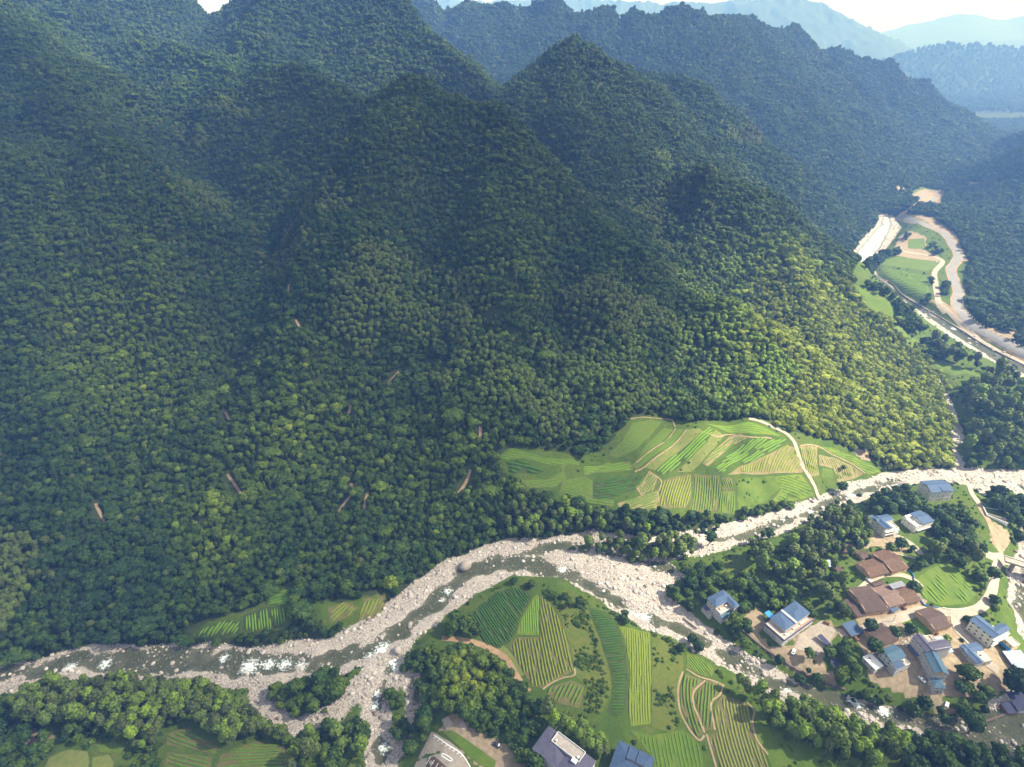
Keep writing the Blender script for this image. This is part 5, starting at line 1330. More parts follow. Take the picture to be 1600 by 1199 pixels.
def top_houses():
    root, w, d = start("house", "big pale house with blue grey roof standing alone at the upper river edge", [(1440,753),(1456.8,771.5),(1487,765.5),(1472.8,750)], 7.6, group="concrete houses of the village")
    H = 7.6; block(root, w, d, H, 'pale', 3); roof_gable(root, w, d, H, 1.5, M['blue'], .4, 'y')
    Bld().slab([((w * .12, -d * .02, H + 1.05), (w * .12, d * .3, H + 1.05)), ((w / 2 + .25, -d * .02, H + .35), (w / 2 + .25, d * .3, H + .35))], .1).build("dormer_roof", M['blue'], root)
    Bld().box(w * .12, w / 2 + .1, d * .0, d * .28, H - .1, H + .3).build("dormer_wall", M['pale'], root)
    windows(root, w, d, '-y', 3, 2, H / 3); windows(root, w, d, '+x', 3, 4, H / 3); door(root, w, d, '+x', 0)
    root, w, d = start("house", "pale house with L shaped blue roof and open ground floor beside bamboo", [(1366,809.5),(1384,829.5),(1403,820),(1387,803.8)], 6.4, group="concrete houses of the village")
    H = 6.4; block(root, w, d, H, 'pale', 3, y1=0); block(root, w, d, H, 'pale', 3, x1=0, y0=.003, bands=False); block(root, w, d, H * .66, 'pale', 2, x0=.003, y0=.004, bands=False)
    roof_gable(root, w, d, H, .8, M['blue'], .3, 'x', y1=-d * .02); roof_gable(root, w, d, H + .02, .8, M['blue'], .3, 'y', x1=-w * .02, name="wing_roof")
    Bld().box(.1, w / 2 - .05, .1, d / 2 - .05, H * .66 + .003, H * .66 + .05).build("terrace", M['terrace'], root); parapet(root, 0, w / 2, 0, d / 2, H * .66 + .05, .4, .12, sides='en'); tank(root, w * .3, d * .25, H * .66 + .05, .55)
    bl = Bld()
    for k in range(2): bl.box(w / 2 + .01, w / 2 + 1.0, -d * .45, d * .45, 2.0 + k * 1.9, 2.4 + k * 1.9)
    bl.build("balcony", M['pale'], root)
    for y in (-.42, 0, .42): Bld().box(w / 2 + .75, w / 2 + .95, d * y - .1, d * y + .1, -1, 1.997).build("pillar", M['pale'], root)
    windows(root, w, d, '-y', 3, 3, H / 3); windows(root, w, d, '+x', 3, 2, H / 3)
    root, w, d = start("house", "pale house with one blue roof over its right half and a stepped flat left half", [(1414,806.5),(1433,824),(1457,813),(1438,798)], 5.8, group="concrete houses of the village")
    H = 5.8; block(root, w, d, H * .8, 'pale', 3, y1=-d * .12); block(root, w, d, H, 'pale', 3, y0=-d * .12 + .003)
    roof_gable(root, w, d, H, .8, M['blue'], .35, 'y', y0=-d * .12)
    parapet(root, -w / 2, w / 2, -d / 2, -d * .12, H * .8, .5, .14, sides='sew'); Bld().box(-w / 2 + .2, -w / 2 + 1.6, -d / 2 + .3, -d * .16, H * .8 + .003, H * .8 + 1.2).build("stair_hut", M['pale'], root)
    tank(root, w * .1, -d * .32, H * .8 + .01, .5)
    windows(root, w, d, '-y', 2, 3, H * .38); windows(root, w, d, '+x', 3, 3, H / 3); door(root, w, d, '+x', 0)
    bl = Bld(); bl.box(w / 2 + .01, w / 2 + .9, -d * .4, d * .45, 1.9, 2.3); bl.build("balcony", M['pale'], root)
top_houses()
def bottom_houses():
    root, w, d = start("large_house", "large purple roofed house on the lower picture edge with a white roof terrace", [(838,1168),(900,1228),(936,1188),(853,1139)], 6.0, group="concrete houses by the lower fields")
    H = 6.0; block(root, w, d, H, 'pale', 3); 
    roof_hip(root, -w / 2, w * .02, -d / 2, d * .5, H, 1.0, M['purple'], .35); roof_hip(root, w * .02 + .02, w / 2, -d / 2, d / 2, H + .02, 1.2, M['purple'], .35, "wing_roof")
    x0, x1, y0, y1 = -w * .30, w * .30, d * .06, d * .5
    Bld().box(x0, x1, y0, y1, H - .5, H + .95).build("terrace_house", M['pale'], root); Bld().box(x0 + .1, x1 - .1, y0 + .1, y1 - .1, H + .953, H + 1.0).build("terrace", M['terrace'], root)
    parapet(root, x0, x1, y0, y1, H + .953, .5, .14, 'parapet'); tank(root, x1 - 1.2, y0 + 1.2, H + 1.0, .6); tank(root, x0 + 1.5, y0 + 1.3, H + 1.0, .5)
    Bld().box(x1 - 2.6, x1 - .6, y0 - 1.5, y0 + .1, H, H + 1.9).build("stair_hut", M['white'], root)
    windows(root, w, d, '-y', 3, 5, H / 3); windows(root, w, d, '+x', 3, 4, H / 3); door(root, w, d, '-y', 0)
    root, w, d = start("blue_house", "blue hip roofed house with raised roof panels among the lower fields", [(949,1204),(1008,1232),(1020,1184.3),(970.3,1160.7)], 5.2, group="concrete houses by the lower fields")
    H = 5.2; block(root, w, d, H, 'pale', 2); roof_hip(root, -w / 2, w / 2, -d / 2, d / 2, H, 1.3, M['blue'], .4)
    for k in (0, 1):
        Bld().slab([((-w * .18 + k * w * .27, d * .06, H + 1.5), (w * .07 + k * w * .27, d * .06, H + 1.5)), ((-w * .18 + k * w * .27, d * .5, H + .75), (w * .07 + k * w * .27, d * .5, H + .75))], .12).build("roof_panel", M['blue'], root)
    Bld().box(-w * .17, w * .35, d * .0, d * .06 - .01, H + .9, H + 1.45).build("clerestory", M['glass'], root)
    windows(root, w, d, '-y', 2, 4, H / 2); windows(root, w, d, '+x', 2, 3, H / 2); door(root, w, d, '-y', 0)
bottom_houses()

# --- old tile roofed farmhouses
old_house("brown tiled farmhouse with an orange patched left roof, left of the upper pair", [(1339,881),(1360.7,900.7),(1395.4,893),(1373,871.5)], 2.7, 1.2, 'tile_red')
old_house("red brown tiled farmhouse, right and higher of the upper pair", [(1360.7,865),(1395.4,893),(1420.4,887.7),(1386.8,859.5)], 3.1, 1.4, 'tile_red')
old_house("dark brown tiled farmhouse with long tan gable at the left of the middle row", [(1327,919),(1353,960),(1387,949.5),(1361,917.5)], 2.9, 1.4, 'tile')
old_house("low dark tiled outhouse leaning on the left gable of the middle row", [(1320.6,941),(1340,963.6),(1351,960.5),(1329,934)], 1.9, .7, 'tile')
old_house("weathered speckled tile farmhouse in the middle of the middle row", [(1362,920),(1390,948.5),(1415.5,941),(1387,915)], 3.0, 1.3, 'tile_old')
old_house("brown tiled farmhouse at the right end of the middle row under a grey sheet roof", [(1394,919),(1418,943),(1437.7,937.6),(1415,915)], 2.7, 1.15, 'tile_red')
old_house("dark brown farmhouse with bright tan gable standing alone above the green plot", [(1432,955.3),(1460.3,985.3),(1489.4,976.9),(1455.6,949.7)], 2.9, 1.4, 'tile')
old_house("brown farmhouse with tan gable beside the blue shed and round tree", [(1353.4,985.3),(1375,1010.6),(1404,999.4),(1376,974)], 2.8, 1.3, 'tile')
old_house("small broken red brown roof among trees above the farmhouses", [(1311,853),(1320,862),(1337,861),(1331,849)], 1.9, .6, 'tile_red', nwin=1)
old_house("small dark grey brown roofed outhouse behind the upper pair of farmhouses", [(1337,864),(1350,873.6),(1357.5,868),(1351,861.7)], 1.9, .6, 'tile')
old_house("little brown shed roof on the path between the two farmhouse rows", [(1362,911),(1366,916),(1381,911),(1376,907)], 1.6, .5, 'tile')
old_house("small brown hut roof in the bushes below the pale little roof", [(1304,886),(1313,900),(1320,897),(1310,884)], 1.7, .5, 'tile')
# --- sheds and sheet roofs
shed("blue sheet roofed shed left of the farmhouse with the tan gable", [(1316,976),(1330,993.8),(1350.6,987),(1332.8,972)], 2.1, 'blue', wall='wood')
shed("narrow dark navy open shelter at the right edge of the yard", [(1277.5,996),(1294,1009.5),(1297.5,1007),(1283.5,991.5)], 1.8, 'navy', posts=True)
shed("tiny dark navy roof among trees below the yard", [(1299,1033),(1306,1041),(1313,1036),(1306,1028)], 1.6, 'navy')
shed("tiny pale blue roof among bushes left of the farmhouses", [(1289,878),(1297,886),(1303,883),(1296,876)], 1.7, 'sheet')
shed("grey sheet roof raised over the back of the middle farmhouse row", [(1388.4,914),(1395.4,920),(1416,915),(1408.5,909.5)], 4.2, 'greysheet', posts=True, name="sheet_roof", cat="roof shelter")
shed("small blue canopy in front of the speckled tile farmhouse", [(1390,951),(1395,957),(1404,953),(1399,948)], 1.8, 'blue', posts=True, name="canopy", cat="canopy")
shed("long pale blue sheet roof behind the tall purple roofed guest house", [(1461,998),(1478,1020),(1489.8,1017),(1471,995.6)], 3.6, 'sheet', posts=True, name="sheet_roof", cat="roof shelter")
shed("big pale blue sheet roof at the right picture edge", [(1575,1023),(1584,1046),(1612,1040),(1592,1015)], 2.6, 'sheet', posts=True, name="sheet_roof", cat="roof shelter")
shed("dark navy roofed house cut by the right picture edge near the lower river", [(1579.4,1088),(1592.5,1112.5),(1616,1105),(1602,1078)], 2.9, 'navy', wall='pale', name="riverside_house", cat="house")
shed("dark blue roofed hut with pale blue trim on the lower river wall", [(1564.4,1099.4),(1575.6,1116),(1591.5,1112),(1579,1098)], 2.0, 'navy', wall='wood')
shed("small blue roof hut at the stony upper river bank", [(1404,757),(1409,761),(1415,759),(1410,755)], 1.6, 'purple', wall='pale')
shed("blue lean-to beside the left wall of the house near bamboo", [(1356,808),(1361,813),(1368,810),(1363,805)], 2.8, 'blue', wall='pale')
shed("blue grey lean-to at the left wall of the L roofed riverside house", [(1098.8,948.3),(1103.5,954.5),(1112,948.5),(1107.5,941)], 2.4, 'purple')
shed("rusty flat lean-to in front of the blue grey one by the riverside house", [(1103.8,955),(1110,962),(1116,957.5),(1112,949)], 1.8, 'terrace')
shed("bright blue flat canopy at the left corner of the double house", [(1194.5,958),(1203,966),(1208,961),(1202,956)], 3.0, 'tarp', posts=True, name="canopy", cat="canopy")
# ------------------------------------------------------------------ walls, bridge, poles, cars
def wall_line(name, label, pts, h, t, mat, cat="wall", base=-.8, top=0.0):
    w = smooth_line(on_ground([p[0] for p in pts], [p[1] for p in pts])[:, :2], 4)
    d = np.gradient(w, axis=0); d /= np.linalg.norm(d, axis=1)[:, None] + 1e-9
    nr = np.stack([-d[:, 1], d[:, 0]], 1) * t / 2; z = ground(w[:, 0], w[:, 1])
    z = np.convolve(np.pad(z, 2, mode='edge'), np.ones(5) / 5, 'valid')
    V = []; F_ = []
    for i in range(len(w)):
        for s, zz in ((-1, base), (-1, h), (1, h), (1, base)): V.append((*(w[i] + nr[i] * s), z[i] + zz))
    for i in range(len(w) - 1):
        k = i * 4
        for a in range(3): F_.append((k + a, k + a + 1, k + a + 5, k + a + 4))
    F_ += [(3, 2, 1, 0), tuple(len(V) - 4 + i for i in range(4))]
    me = bpy.data.meshes.new(name); me.from_pydata(V, [], F_)
    o = put(name, me, mats=[M[mat]]); tag(o, label, cat)
    return o, w, z
wall_line("retaining_wall", "long dark stone retaining wall along the far river below the road", [(1362,430),(1385,446),(1410,463),(1440,481),(1478,503),(1510,523),(1545,545),(1600,572),(1640,590)], 1.0, 1.0, 'darkwall')
wall_line("river_wall", "rough dark stone wall along the village bank of the lower river", [(1040+120,985),(1200,1018),(1250,1050),(1290,1068),(1320,1078)], .5, 1.0, 'darkwall')
wall_line("river_wall", "stone flood wall at the lower right bend of the river", [(1528,1132),(1548,1126),(1570,1118),(1592,1108)], .9, .9, 'darkwall')
wall_line("stone_groyne", "short pale concrete wall at the water edge by the riverside house", [(1069,967),(1078,974),(1090,983)], .8, 1.0, 'concrete')
wall_line("garden_wall", "pale low wall at the corner of the village road below the garden", [(1472,951),(1490,954),(1512,953)], .6, .3, 'pale')
wall_line("blue_fence", "bright blue tarpaulin fence along the lower side of the vegetable garden", [(1436,934),(1443,946),(1452,950),(1466,951)], .8, .15, 'tarp', "fence")
wall_line("blue_fence", "short blue tarpaulin fence dropping from the end of the upper farmhouses", [(1420,893),(1426,900),(1428,910)], .9, .15, 'tarp', "fence")
wall_line("weir", "low concrete weir across the head of the far river", [(1374,340),(1382,339.5),(1392,339.5)], 1.4, 1.2, 'concrete', "weir")
wall_line("check_weir", "white plank weir under the rapid at the creek mouth", [(600,1037),(612,1031),(623,1026)], .5, .5, 'concrete', "weir")
wall_line("bank_wall", "pale low wall across the field garden above the white block house", [(1407,869),(1425,872),(1440,878)], .6, .25, 'pale')
rd = smooth_line(on_ground([p[0] for p in R1], [p[1] for p in R1])[:, :2], 8)
gr = empty("guard_rail", (float(rd[-1, 0]), float(rd[-1, 1]), float(ground(*rd[-1])))); tag(gr, "white guard rail of short posts along the river side of the far road", "guard rail")
i0 = len(rd) - 44; acc = 0; pm = None
dd = np.gradient(rd, axis=0); dd /= np.linalg.norm(dd, axis=1)[:, None]
edge_l = rd - np.stack([-dd[:, 1], dd[:, 0]], 1) * -5.2
cum = np.concatenate([[0], np.cumsum(np.linalg.norm(np.diff(edge_l[i0:], axis=0), axis=1))])
for s in np.arange(0, cum[-1], 5.0):
    x = float(np.interp(s, cum, edge_l[i0:, 0])); y = float(np.interp(s, cum, edge_l[i0:, 1])); z = float(ground(x, y))
    if pm is None: pm = Bld().box(-.3, .3, -.3, .3, -.3, 1.5).build("post", M['parapet'], gr)
    else: q = pm.copy(); COL.objects.link(q); pm_ = q
    o = pm if s == 0 else pm_
    o.location = (x - gr.location.x, y - gr.location.y, z - gr.location.z)
# bridge
a, b = np.array(flat(1570, 874, 7.0)), np.array(flat(1650, 899, 7.0))
br = empty("bridge", (float((a + b)[0] / 2), float((a + b)[1] / 2), 7.0), math.atan2(*(b - a)[::-1])); tag(br, "pale concrete road bridge leaving the village over the right river", "bridge")
Lb = float(np.hypot(*(b - a)))
Bld().box(-Lb / 2, Lb / 2, -2.2, 2.2, -.55, .25).build("deck", M['concrete'], br)
for s in (-1, 1): Bld().box(-Lb / 2, Lb / 2, s * 2.1 - .14, s * 2.1 + .14, .253, .75).build("parapet", M['pale'], br)
for k in (-.3, 0.02, .34): Bld().box(Lb * k - .5, Lb * k + .5, -1.9, 1.9, -7.5, -.553).build("pier", M['concrete'], br)
# walled basin by the track
q = [P(*p) for p in ((1535,793),(1541.5,807),(1572,824),(1568,800))]
bs = empty("walled_basin", tuple(float(v) for v in sum(q) / 4)); tag(bs, "white walled concrete basin beside the dirt track near the right river", "basin")
cen = sum(q) / 4
def side_wall(a, b_, h, t, name, mat, par):
    a = a - cen; b_ = b_ - cen; d = (b_ - a)[:2]; L_ = float(np.hypot(*d)); 
    o = Bld().box(0, L_, -t / 2, t / 2, -.8, h).build(name, M[mat], par)
    o.location = (float(a[0]), float(a[1]), float(a[2])); o.rotation_euler = (0, 0, math.atan2(d[1], d[0])); return o
for i in range(4): side_wall(q[i], q[(i + 1) % 4], 1.0, .28, "wall", 'parapet', bs)
mid0, mid1 = q[1] * .72 + q[0] * .28, q[2] * .72 + q[3] * .28
side_wall(mid0, mid1, .8, .3, "cross_wall", 'concrete', bs)
fl = [q[1] * .97 + cen * .03, q[2] * .97 + cen * .03, mid1, mid0]
Bld().poly([tuple(p - cen + np.array((0, 0, .35))) for p in fl]).build("basin_floor", M['sheet'], bs)
# plaza at the lower edge
pz, _ = drape("plaza", [(674,1144),(722,1176),(745,1225),(636,1225),(655,1182)], M['concrete'], .18); pz["kind"] = 'structure'
def stripe(pts, w, mat='white', off=.3, name="painted_line"): return ribbon(name, pts, w, M[mat], off, jit=0)
stripe([(678,1150),(700,1165),(722,1180),(735,1200)], .35)
stripe([(690,1182),(693,1179),(706,1187),(703,1190),(690,1182)], .35)
for k in range(8):
    x, y = 682 + k * 6, 1150 + k * 4.1; stripe([(x, y + 2), (x - 4.5, y + 5)], .25)
bd, _ = drape("planting_bed", [(668,1186),(678,1183),(704,1205),(700,1225),(660,1225)], M['tile_red'], .3); bd["kind"] = "structure"
for k in range(4): stripe([(673 + k * 6, 1184 + k * 5), (666 + k * 5, 1196 + k * 6)], .25, off=.42)
for pts in ([(690,1126),(700,1120),(708,1132),(698,1142)], [(717,1130),(724,1127),(731,1140),(722,1143)]):
    o, _ = drape("concrete_pad", pts, M['concrete'], .2); o["kind"] = "structure"
o, _ = drape("turf_strip", [(690,1146),(705,1142),(740,1165),(775,1190),(770,1210),(735,1185)], M['meadow'], .2); o["kind"] = "structure"
# poles
def pole(label, base, top_px, lattice=False, group=None):
    g = P(*base); H = 6.0
    for h in np.arange(2, 12, .1):
        d = g[1] * CP - (g[2] + h - CAM_H) * SP; v = 600 - (g[1] * SP + (g[2] + h - CAM_H) * CP) / d * F_PX
        if v < top_px: H = h; break
    r = empty("utility_pole", tuple(float(x) for x in g)); tag(r, label, "pole", group)
    n = 8; b = Bld(); an = [2 * math.pi * i / n for i in range(n)]
    b.v = [(math.cos(a) * .16, math.sin(a) * .16, -.8) for a in an] + [(math.cos(a) * .1, math.sin(a) * .1, H) for a in an]
    b.f = [(i, (i + 1) % n, n + (i + 1) % n, n + i) for i in range(n)] + [tuple(range(n, 2 * n))]; b.al = [0] * 16
    b.build("shaft", M['pale'], r); Bld().box(-.8, .8, -.06, .06, H - .7, H - .55).build("crossarm", M['steel'], r)
    if lattice: Bld().box(-.35, .35, -.25, .25, H - 2.2, H - 1.2).build("transformer", M['steel'], r)
pole("pale utility pole at the top of the vegetable garden", (1485,878), 868)
pole("pale utility pole with a transformer box beside the bend of the village road", (1541,920), 902, True)
pole("pale utility pole in the right half of the vegetable garden", (1509,935), 919)
pole("pale utility pole in front of the house with the stepped flat half", (1421.5,837), 824)
pole("slim pale pole at the road below the middle farmhouse row", (1395,972), 961)
# cars
def lathe_wheel(r, w, seg=12):
    b = Bld(); an = [2 * math.pi * i / seg for i in range(seg)]
    b.v = [(math.cos(a) * r, s * w / 2, math.sin(a) * r) for s in (-1, 1) for a in an]
    b.f = [(i, (i + 1) % seg, seg + (i + 1) % seg, seg + i) for i in range(seg)] + [tuple(range(seg))[::-1], tuple(range(seg, 2 * seg))]; b.al = [0] * len(b.v); return b
M['carpaint'] = plain("white_car_paint", (0.75, 0.76, 0.78), .25, .5, var=.02)
M['cardark'] = plain("dark_car_paint", (0.03, 0.035, 0.05), .25, .5)
M['tyre'] = plain("tyre", (0.02, 0.02, 0.02), .8)
M['lamp'] = plain("lamp_glass", (0.6, 0.6, 0.6), .2, .6)
def car(label, front, rear, paint, van=False, group=None, name="parked_car"):
    a, b_ = P(*front), P(*rear); c = (a + b_) / 2; ang = math.atan2(a[1] - b_[1], a[0] - b_[0]); z = max(a[2], b_[2], c[2]) + .2
    r = empty(name, (float(c[0]), float(c[1]), float(z)), ang); tag(r, label, "car", group)
    Lc, W = 3.3, 1.35; prof = [(1.65,.25),(1.66,.5),(1.5,.62),(.75,.70),(.30,1.02),(-.75,1.04),(-1.25,.74),(-1.6,.68),(-1.66,.45),(-1.62,.25)] if not van else [(1.6,.25),(1.62,.6),(1.45,.75),(1.05,1.2),(-1.5,1.25),(-1.64,.9),(-1.64,.25)]
    bm = bmesh.new(); n = len(prof)
    def sec(y, k): return [bm.verts.new((x, y, (zz if zz < .72 else .72 + (zz - .72)))) for x, zz in prof]
    yk = [-W / 2, -W / 2 + .12, W / 2 - .12, W / 2]; rows = []
    for i, y in enumerate(yk):
        e = i in (0, 3); rows.append([bm.verts.new((x * (.96 if e else 1), y, zz if not (e and zz > .75) else .74)) for x, zz in prof])
    for i in range(3):
        for j in range(n): bm.faces.new((rows[i][j], rows[i][(j + 1) % n], rows[i + 1][(j + 1) % n], rows[i + 1][j]))
    bm.faces.new(rows[0]); bm.faces.new(rows[3][::-1]); bmesh.ops.recalc_face_normals(bm, faces=bm.faces[:])
    me = bpy.data.meshes.new("body"); bm.to_mesh(me); bm.free(); put("body", me, r, [M[paint]])
    g = Bld(); xa, xb, ha, hb = ((.72, .32, .72, 1.0) if not van else (1.42, 1.07, .78, 1.18))
    g.poly([(xa + .02, -.5, ha + .02), (xa + .02, .5, ha + .02), (xb + .02, .46, hb + .02), (xb + .02, -.46, hb + .02)]); g.build("windscreen", M['glass'], r)
    g = Bld(); xa, xb, ha, hb = ((-1.24, -.77, .77, 1.03) if not van else (-1.655, -1.53, .92, 1.2))
    g.poly([(xa - .02, .5, ha + .02), (xa - .02, -.5, ha + .02), (xb - .02, -.46, hb + .02), (xb - .02, .46, hb + .02)]); g.build("rear_window", M['glass'], r)
    wm = None
    for x in (1.05, -1.05):
        for s in (-1, 1):
            if wm is None: wm = o = lathe_wheel(.27, .18).build("wheel", M['tyre'], r)
            else: o = wm.copy(); COL.objects.link(o)
            o.location = (x, s * (W / 2 - .06), .15)
    for s in (-1, 1): Bld().box(1.56, 1.69, s * .5 - .13, s * .5 + .13, .42, .56).build("headlight", M['lamp'], r)
    HOUSES.append(np.array([(c[0] + u, c[1] + v) for u, v in ((-4, -5.5), (4, -5.5), (4, 3), (-4, 3))]))
car("white car parked along the wall of the long guest house", (1443.6,1069), (1435.5,1059.5), 'carpaint')
car("small white van parked at the dirt corner below the front annexe", (1479.5,1100.5), (1476,1109), 'carpaint', True)
car("white car parked at the lower edge of the yard below the double house", (1241,1017), (1238,1023.5), 'carpaint')
car("dark car half hidden under trees by the plaza", (771,1163), (781,1168), 'cardark')
car("white car in front of the farmhouses between their two rows", (1354,906), (1360,911), 'carpaint')

# stacked firewood and rubble about the farmhouses
for lab, px, py, rz in (("low stack of cut logs in front of the lone tan gabled farmhouse", 1462, 990, .4), ("low stack of cut logs at the yard edge of the double house", 1292, 975, .9),
                        ("low stack of cut logs under the eaves of the speckled tile farmhouse", 1412, 951, .2), ("low stack of cut logs beside the blue sheet roofed shed", 1338, 1000, .3)):
    c = P(px, py); r = empty("log_stack", (float(c[0]), float(c[1]), float(c[2]) + .15), rz); tag(r, lab, "log stack"); lg = None
    for row in range(3):
        for k in range(5 - row):
            if lg is None: lg = q = lathe_wheel(.2, 2.2, 8).build("log", M['wood'], r)
            else: q = lg.copy(); COL.objects.link(q)
            q.location = (-.9 + k * .41 + row * .2, 0, .2 + row * .34)
n_ = 160; c = P(1416, 999)
x_ = c[0] + RNG.normal(0, 2.6, n_); y_ = c[1] + RNG.normal(0, 3.2, n_); s_ = RNG.uniform(.12, .5, n_)
scatter("rubble", np.column_stack([x_, y_, ground(x_, y_) + .2]), RNG.integers(6, size=n_), RNG.uniform(0, 6.28, n_), np.column_stack([s_, s_ * .8, s_ * .6]), RNG.uniform(.4, 1, n_), STONES)
# ------------------------------------------------------------------ what grows where
OX, OY = np.arange(-460, 1000, 1.0), np.arange(60, 1300, 1.0)
OCC = np.zeros((len(OY), len(OX)), bool)
def block_poly(w, pad=0.0):
    w = np.asarray(w, float)
    i0, i1 = np.searchsorted(OX, [w[:, 0].min() - 1, w[:, 0].max() + 1]); j0, j1 = np.searchsorted(OY, [w[:, 1].min() - 1, w[:, 1].max() + 1])
    if i1 <= i0 or j1 <= j0: return
    gx, gy = np.meshgrid(OX[i0:i1], OY[j0:j1]); OCC[j0:j1, i0:i1] |= inside(w, gx, gy)
def block_line(w, r):
    for x, y in w:
        i0, i1 = np.searchsorted(OX, [x - r, x + r]); j0, j1 = np.searchsorted(OY, [y - r, y + r])
        if i1 > i0 and j1 > j0:
            gx, gy = np.meshgrid(OX[i0:i1], OY[j0:j1]); OCC[j0:j1, i0:i1] |= np.hypot(gx - x, gy - y) < r
for o in list(COL.objects):
    if o.type != 'MESH': continue
    nm = o.name.split('.')[0]
    if nm in ("tea_field", "vegetable_field", "far_field", "yard", "plaza", "grass_field", "green_patch"):
        v = np.array([p.co[:2] for p in o.data.vertices]); block_line(v, 1.8)
    elif nm in ("road", "earth_verge", "dirt_road", "footpath", "village_road", "village_track", "hill_track"):
        v = np.array([p.co[:2] for p in o.data.vertices])[2::5]
        v = np.vstack([v[:-1] + (v[1:] - v[:-1]) * t for t in (0, .33, .66)])
        block_line(v, {"earth_verge": 8.5, "dirt_road": 4.0, "hill_track": 3.0, "footpath": 1.8}.get(nm, 2.8))
for h in HOUSES: block_poly(h)
def occupied(x, y):
    i = np.clip(np.round(x - OX[0]).astype(int), 0, len(OX) - 1); j = np.clip(np.round(y - OY[0]).astype(int), 0, len(OY) - 1)
    return OCC[j, i] & (y < 1300) & (x > OX[0]) & (x < OX[-1])
GRAVE = {}
def grove(poly, mix, sp, label, group, tint=.3, var=.12, water=1.0, bamboo_label=None, scale=1.0, dens=1.0, lush=None, bsp=2.7):
    """a surveyed clump: mix = {'broad': share, ...}; every plant keeps off fields, roads, roofs and open water"""
    hh = 10.5 if mix.get('bamboo', 0) > .5 else 4.5          # the outline was surveyed on the crowns, not at the stems
    w = np.array([flat(p[0], p[1], P(*p)[2] + hh) for p in poly])
    gi = len(GROUPS); GROUPS.append((group, label, bamboo_label or label, label))
    x, y = hexgrid(w[:, 0].min(), w[:, 0].max(), w[:, 1].min(), w[:, 1].max(), sp, .42)
    k = inside(w, x, y) & ~occupied(x, y) & (RNG.random(len(x)) < dens) & (sample(GC, x, y) < water)
    x, y = x[k], y[k]
    t = tint + .06 + RNG.normal(0, var, len(x)) + (fbm(x / 15, y / 15, 2) - .5) * .2
    if lush is not None:
        c = P(*lush[0])[:2]; t = t + lush[2] * np.exp(-((x - c[0]) ** 2 + (y - c[1]) ** 2) / lush[1] ** 2)
    u = RNG.random(len(x)); lo = 0
    for kind, share in mix.items():
        s_ = (u >= lo) & (u < lo + share); lo += share; n = s_.sum()
        s = {'broad': sp / 4.9, 'fir': sp / 4.4, 'bamboo': sp / bsp, 'shrub': 1.0}[kind] * scale * np.exp(RNG.normal(0, .16, n))
        grow(kind, x[s_], y[s_], s, np.clip(t[s_], 0, 1), gi)
g_ = grove
g_([(14,1088),(60,1066),(130,1060),(240,1055),(300,1063),(370,1085),(410,1115),(440,1145),(400,1160),(345,1162),(292,1132),(250,1158),(200,1150),(140,1118),(60,1125),(20,1110)], {'bamboo': .93, 'broad': .07}, 2.75, "broadleaf tree inside the bamboo grove at the lower left", "bamboo grove at the lower left", .42, .26, 2, "bamboo plume in the lower left grove beside the stony river")
g_([(-40,1092),(14,1088),(22,1112),(62,1128),(80,1160),(55,1195),(40,1225),(-60,1225)], {'broad': .8, 'shrub': .2}, 4.2, "dark broadleaf tree in the lower left corner", "trees in the lower left corner", .26)
g_([(140,1120),(250,1162),(262,1180),(240,1225),(60,1225),(58,1180),(85,1150)], {'broad': .5, 'shrub': .5}, 2.9, "bushy tree among the small terraces at the lower left", "bushes among the lower left terraces", .34, .14, 1, dens=.7)
g_([(200,1150),(250,1160),(260,1178),(240,1225),(175,1225),(205,1180)], {'broad': .4, 'shrub': .6}, 3.0, "leafy tree between the bamboo grove and striped fields", "trees between grove and striped fields", .32)
g_([(408,1080),(440,1060),(500,1046),(546,1040),(556,1058),(536,1083),(510,1106),(470,1113),(430,1103),(412,1092)], {'broad': .9, 'shrub': .1}, 4.3, "olive green tree on the wooded gravel island at the creek mouth", "trees on the gravel island", .42, .12, 9)
g_([(440,1150),(520,1126),(560,1114),(577,1140),(574,1225),(458,1225),(450,1165)], {'broad': .5, 'bamboo': .2, 'shrub': .3}, 3.6, "tree on the near bank left of the narrow rocky creek", "trees left of the narrow creek", .42, .15, 1, "bamboo plume left of the narrow rocky creek")
g_([(602,1076),(620,1080),(636,1108),(633,1150),(612,1166),(602,1140),(606,1100)], {'broad': .9, 'shrub': .1}, 3.8, "dark tree on the strip between the two arms of the rocky creek", "trees between the creek arms", .3, .1, 9)
g_([(622,1032),(650,1013),(700,1007),(745,1011),(782,1030),(806,1060),(824,1086),(850,1092),(846,1130),(828,1165),(795,1163),(738,1133),(705,1108),(672,1105),(648,1075),(632,1050)], {'broad': 1}, 3.7, "tree on the round wooded knoll between creek and tea fields", "trees on the wooded knoll", .30, .1, 2, lush=((728,1062), 17, .52))
g_([(630,1170),(640,1140),(660,1112),(676,1118),(668,1142),(652,1182),(636,1200)], {'broad': .9, 'shrub': .1}, 4.4, "dark tree along the left edge of the concrete plaza", "trees beside the plaza", .26)
g_([(728,1128),(760,1145),(800,1165),(828,1168),(845,1160),(835,1195),(800,1175),(765,1165)], {'broad': .8, 'shrub': .2}, 4.4, "dark tree between the plaza and the large purple roofed house", "trees by the purple roofed house", .3)
g_([(828,1178),(860,1174),(868,1195),(862,1225),(826,1225)], {'broad': 1}, 5.5, "round dark tree in front of the large purple roofed house", "trees by the purple roofed house", .25, .05)
g_([(697,985),(705,966),(728,964),(748,985),(754,1002),(715,998)], {'broad': 1}, 4.4, "tree of the small round copse beside the dark green field", "trees of the copse by the dark green field", .42, .08, 2)
